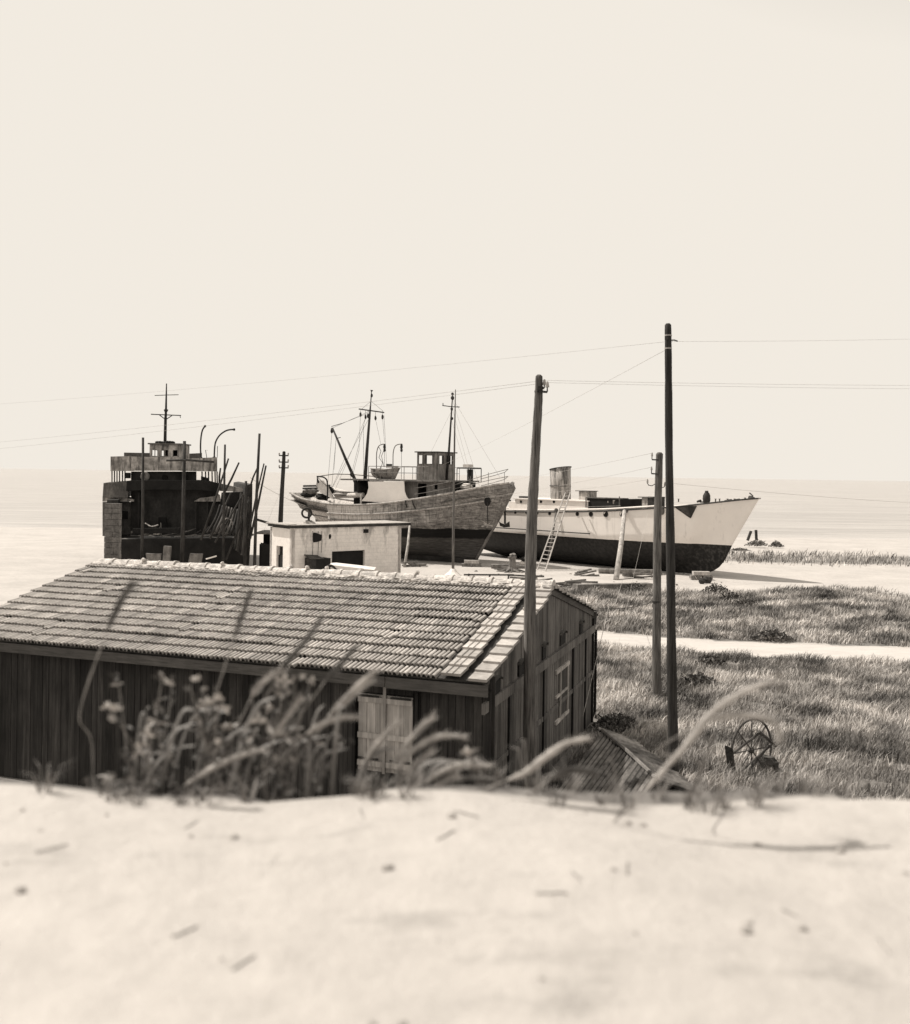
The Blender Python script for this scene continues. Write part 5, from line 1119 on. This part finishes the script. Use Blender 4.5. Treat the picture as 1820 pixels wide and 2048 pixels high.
# ------------------------------------------------------------------ plants on the ledge in front of the camera
def root(u,d=2.9):
    x=(u-902)/F*d; return V(x,d,gz(x,d)-.01)
def stalk(px,Y,rh,dark,rt,label,awn=True):
    """px: pixels from head tip down to the lower end of the head; then a stem to the root"""
    t=thing('grass_stalk',rt,label,'grass stalk','tall grass stalks on the ledge'); pts=cat_rom([P(u,v,Y) for u,v in px],5)
    n=len(pts); mb=MB(); prof=[max(.12,math.sin(PI*(.06+.88*i/(n-1)))**.6) for i in range(n)]
    mb.tube(pts,[rh*q*.62*rs.uniform(.8,1.2) for q in prof],8); m_=m_headd if dark else m_head; hd=mb.build('seed_head',m_,t,True)
    if awn:
        mb=MB()
        for i in range(260):
            k_=rs.randrange(1,n-1); p=pts[k_]; d=(pts[k_-1]-pts[k_+1]).normalized(); s_=V(rs.uniform(-1,1),rs.uniform(-1,1),rs.uniform(-1,1)); s_=(s_-d*s_.dot(d)).normalized()
            q=p+(d*1.4+s_*.8).normalized()*rs.uniform(.02,.05); w_=s_.cross(d)*.0016; mb.add([p+w_,p-w_,q],[(0,1,2)])
        mb.build('awns',m_,t)
    e=pts[-1]; dr=(pts[-1]-pts[-3]).normalized(); l_=(e-rt).length
    m1=e+dr*l_*.35; m2=rt+V((e.x-rt.x)*.12,(e.y-rt.y)*.3,(e.z-rt.z)*.45)
    mb=MB(); mb.tube(cat_rom([e,m1.lerp(m2,.25),m2,rt],6),.0022,6); mb.build('stem',m_stalk,t,True)
    mb=MB(); 
    for i in range(2):
        a=rs.uniform(-.9,.9); b=rt+V(math.sin(a)*.09,rs.uniform(0,.05),rs.uniform(.1,.22)); c_=b+V(math.sin(a)*.12,0,rs.uniform(-.05,.04)); w_=V(.004,.002,0)
        mb.add([rt-w_,rt+w_,b+w_*.8,b-w_*.8,c_],[(0,1,2,3),(3,2,4)])
    mb.build('blade',m_stalk,t)
ST=[([(262,1172),(240,1205),(214,1262)],2.2,.010,1,'dark blurred seed head at the left edge against the tiles'),
([(499,1190),(483,1235),(466,1280)],2.3,.007,1,'thin dark seed head standing alone against the tiles'),
([(640,1240),(612,1280),(585,1312),(560,1345)],2.3,.011,1,'feathery seed head leaning right against the tiles'),
([(706,1300),(680,1330),(650,1362)],2.3,.010,1,'short dark seed head just right of the feathery one'),
([(752,1342),(712,1375),(680,1410),(655,1435)],2.3,.011,0,'upper one of the pair of pale heads leaning right beside the shutter'),
([(735,1365),(700,1395),(668,1425)],2.35,.008,0,'lower one of the pair of pale heads leaning right beside the shutter'),
([(716,1434),(680,1436),(645,1448),(612,1468)],2.25,.012,0,'pale head arching level just left of the shutter'),
([(795,1448),(770,1470),(745,1500),(725,1535)],2.3,.008,0,'slim pale head crossing the lower half of the shutter'),
([(865,1436),(838,1460),(812,1490),(785,1530)],2.3,.011,0,'pale head reaching past the right side of the shutter'),
([(925,1474),(885,1472),(850,1485),(815,1510),(795,1540)],2.3,.013,0,'broad pale head bending right in the middle of the wall'),
([(975,1532),(930,1530),(890,1540),(850,1565)],2.2,.013,0,'pale head lying almost flat towards the shed corner'),
([(860,1505),(825,1535),(800,1570)],2.3,.011,0,'short pale head under the broad bending one'),
([(1170,1478),(1130,1488),(1090,1515),(1050,1545),(1015,1560)],2.1,.013,0,'pale drooping head in front of the gable foot'),
([(1190,1545),(1140,1540),(1100,1560)],2.1,.012,1,'dim head below the drooping one in front of the gable'),
([(1545,1362),(1500,1378),(1450,1405),(1415,1435),(1385,1475),(1345,1520),(1295,1575)],1.9,.012,0,'very large pale stalk arching over the right foreground'),
([(1558,1475),(1548,1445),(1510,1432),(1455,1432),(1420,1442)],1.9,.008,0,'curved head branching from the large arching stalk at the right'),
([(520,1500),(470,1515),(420,1540),(370,1570)],2.2,.011,0,'low pale head leaning right under the leafy weeds'),
([(600,1400),(570,1440),(545,1480)],2.3,.006,0,'slim head among the leafy weeds left of the shutter'),
([(560,1340),(520,1370),(500,1400)],2.3,.006,0,'slim head above the leafy weeds'),
([(1605,1150),(1598,1200),(1600,1270)],2.0,.016,0,'blurred pale head at the right edge beside the sand track'),
([(1650,1400),(1630,1450),(1610,1520)],2.0,.012,0,'pale head beyond the arching stalk at the far right'),
([(760,1490),(735,1520),(715,1555)],2.35,.009,0,'pale head low in front of the shutter foot'),
([(905,1555),(880,1570),(850,1590)],2.2,.010,0,'lowest pale head in the middle, close to the sand')]
u_out=lambda px:px[0][0]>1590
for px,Y,rh,dk,lb in ST:
    if u_out(px): continue
    Y+=.6; rh*=1.2; u_,v_=px[-1]; off=(px[-1][0]-px[-2][0])*.8
    stalk(px,Y,rh,dk,root(min(max(u_+off,60),1750),max(2.88,Y+.1)),lb)
def weed(rt_u,tips,Y,label):
    Y+=.58; rt=root(rt_u,Y); t=thing('leafy_weed',rt,label,'weed','leafy weeds on the ledge')
    for (u,v) in tips:
        e=P(u,v,Y+rs.uniform(-.15,.1)); m1=rt.lerp(e,.5)+V(rs.uniform(-.04,.04),0,rs.uniform(-.02,.05)); path=cat_rom([rt,m1,e],8)
        mb=MB(); mb.tube(path,[.0035-.0022*i/(len(path)-1) for i in range(len(path))],6); st=mb.build('stem',m_stalk,t,True)
        mb=MB(); n=len(path)
        for i in range(13):
            k_=min(n-1,int(n*(.35+.65*rs.random()))); p=path[k_]+V(rs.uniform(-1,1),rs.uniform(-1,1),rs.uniform(-1,1))*.012
            d=V(rs.uniform(-1,1),rs.uniform(-.6,.6),rs.uniform(-.4,1)).normalized(); l_=rs.uniform(.014,.036); s_=d.cross(V(rs.uniform(-1,1),rs.uniform(-1,1),1)).normalized()*l_*.32; nn=s_.cross(d).normalized()*l_*.2
            mb.tone=rs.choice([.6,.9,1.2,2,3.2]); mb.add([p,p+d*l_*.35+s_+nn,p+d*l_*.8+s_*.7,p+d*l_+nn*-.6,p+d*l_*.8-s_*.7,p+d*l_*.35-s_+nn],[(0,1,2,3),(0,3,4,5)])
        mb.build('leaves',m_leaf,st)
        for j in range(rs.choice([0,1,1,2])):
            mb=MB(); c_=e+V(rs.uniform(-.015,.015),0,rs.uniform(-.012,.02))
            for i in range(7):
                d=V(rs.uniform(-1,1),rs.uniform(-1,1),rs.uniform(-.3,1)).normalized()*rs.uniform(.014,.034); s_=d.cross(V(0,1,.3)).normalized()*.006
                mb.add([c_,c_+d*.6+s_,c_+d,c_+d*.6-s_],[(0,1,2,3)])
            mb.build('blossom',m_petal,st)
weed(300,[(325,1350),(345,1368),(308,1405),(300,1440),(235,1345),(225,1420)],2.35,'leftmost leafy weed with dry blossoms against the dark wall')
weed(330,[(300,1475),(285,1500),(320,1470),(250,1510),(215,1560),(330,1520)],2.3,'low bushy weed with the largest pale blossoms at the left')
weed(420,[(405,1385),(430,1372),(415,1415),(440,1412),(395,1440),(380,1372)],2.35,'tall leafy weed below the seed head standing alone')
weed(470,[(450,1452),(445,1480),(480,1430),(505,1400),(470,1490),(520,1450)],2.3,'spreading leafy weed in the middle of the left foreground')
weed(560,[(573,1362),(590,1358),(560,1390),(545,1430),(620,1365),(600,1420)],2.35,'leafy weed right of the feathery seed head')
weed(590,[(530,1475),(560,1470),(610,1475),(640,1500),(560,1520),(690,1480)],2.3,'low sprawling weed left of the shutter foot')
weed(1000,[(938,1512),(950,1508),(990,1560)],2.3,'small weed with a pair of pale blossoms near the shed corner')
# small tufts and stones on the ledge
def tuft(u,d,h,n,label):
    rt=root(u,d); t=MB()
    for i in range(n):
        a=rs.uniform(0,2*PI); b=rt+V(math.cos(a)*.012,math.sin(a)*.012,0); l_=h*rs.uniform(.5,1.2); m1=b+V(math.cos(a)*l_*.25,math.sin(a)*l_*.2,l_*.6); e=b+V(math.cos(a)*l_*.7,math.sin(a)*l_*.5,l_*rs.uniform(.6,1)); w_=V(-math.sin(a),math.cos(a),0)*.0022
        t.add([b-w_,b+w_,m1+w_*.8,m1-w_*.8,e],[(0,1,2,3),(3,2,4)])
    lone(t,'grass_tuft',m_stalk,rt,label,'grass tuft','grass tufts along the ledge edge')
for i in range(46): tuft(rs.uniform(-40,1860),rs.uniform(2.66,2.82),rs.uniform(.04,.11),18,'small dry grass tuft on the crumbling edge of the pale ledge')
for i in range(26):
    x=rs.uniform(-1.1,1.1); y=rs.uniform(1.6,2.7); r_=rs.uniform(.004,.014); g_=V(x,y,gz(x,y)); mb=MB(); mb.blob(g_+V(0,0,r_*.3),(r_,r_*.8,r_*.6),6,4,.3); lone(mb,'pebble',m_stone,g_,'small pebble on the pale sandy ledge nearest the camera','pebble','pebbles on the ledge')
# longer blurred leaf blades rising from behind the ledge
def leafblade(u0,pts,Y,w,label):
    rt=root(u0,max(2.88,Y)); p=cat_rom([rt]+[P(u,v,Y) for u,v in pts],6); n=len(p); mb=MB(); vs=[]
    for i,q in enumerate(p):
        d=(p[min(i+1,n-1)]-p[max(i-1,0)]).normalized(); sd=d.cross(V(0,1,0)).normalized()*w*(1-(i/(n-1))**2)*.5+V(0,.003,0); vs+=[q-sd,q,q+sd+V(0,.006,0)]
    mb.tone=1.6
    mb.add(vs,[f for i in range(n-1) for f in ((i*3,i*3+1,i*3+4,i*3+3),(i*3+1,i*3+2,i*3+5,i*3+4))]); lone(mb,'leaf_blade',m_leaf,rt,label,'leaf','long leaf blades on the ledge',True)
for i in range(26):
    u=rs.choice([rs.uniform(215,700),rs.uniform(215,700),rs.uniform(680,1000),rs.uniform(250,560)]); du=rs.uniform(10,110); h=rs.uniform(60,170) if u<700 else rs.uniform(30,90)
    leafblade(u,[(u+du*.3,1585-h*.5),(u+du*.7,1585-h),(u+du*1.2,1585-h*rs.uniform(.85,1.15))],rs.uniform(2.8,3.0),rs.uniform(.008,.018),'long narrow leaf blade curving up from behind the edge of the ledge')
# low debris, cables and plates cluttering the steel ship
for i in range(16):
    u_=rs.uniform(262,470); v0=rs.uniform(1040,1066); a=K(u_,v0,rs.uniform(57.2,59.4)); b=a+V(rs.uniform(-1,1),rs.uniform(-.3,.3),rs.uniform(-.9,.1)); b.z=max(b.z,zdk)
    mb=MB(); mb.tube(cat_rom([a,a.lerp(b,.5)+V(0,0,-.15),b],3),rs.uniform(.02,.05),5); mb.build('hanging_cable',rs.choice([m_grey,m_mgrey,m_iron]),hk)
for u0,v0,u1,v1 in ((278,985,277,1066),(392,1003,391,1070),(415,1003,414,1070)):
    mb=MB(); mb.beam(K(u0,v0,59.8),K(u1,v1,59.8),.07,.12); mb.build('stiffener',m_dgrey,hk)
for u_,v_,w_,h_ in((325,1046,.5,.7),(250,1030,.35,.5),(455,1030,.4,.4)):
    mb=MB(); mb.box(K(u_,v_,59.75),(w_,.06,h_)); mb.build('bulkhead_opening',m_dark,hk)

for i in range(16):      # dry twigs lying on the ledge
    x=rs.uniform(-1.1,1.1); y=rs.uniform(1.75,2.72); a=rs.uniform(0,PI); l_=rs.uniform(.03,.09); p=[]
    for k_ in range(5): q=(k_/4-.5)*l_; X_=x+math.cos(a)*q; Y_=y+math.sin(a)*q+rs.uniform(-.003,.003); p.append(V(X_,Y_,gz(X_,Y_)+.002))
    mb=MB(); mb.tube(p,.0016,5); lone(mb,'twig',m_stalk,p[2],'thin dry twig lying on the pale sandy ledge','twig','twigs on the ledge')
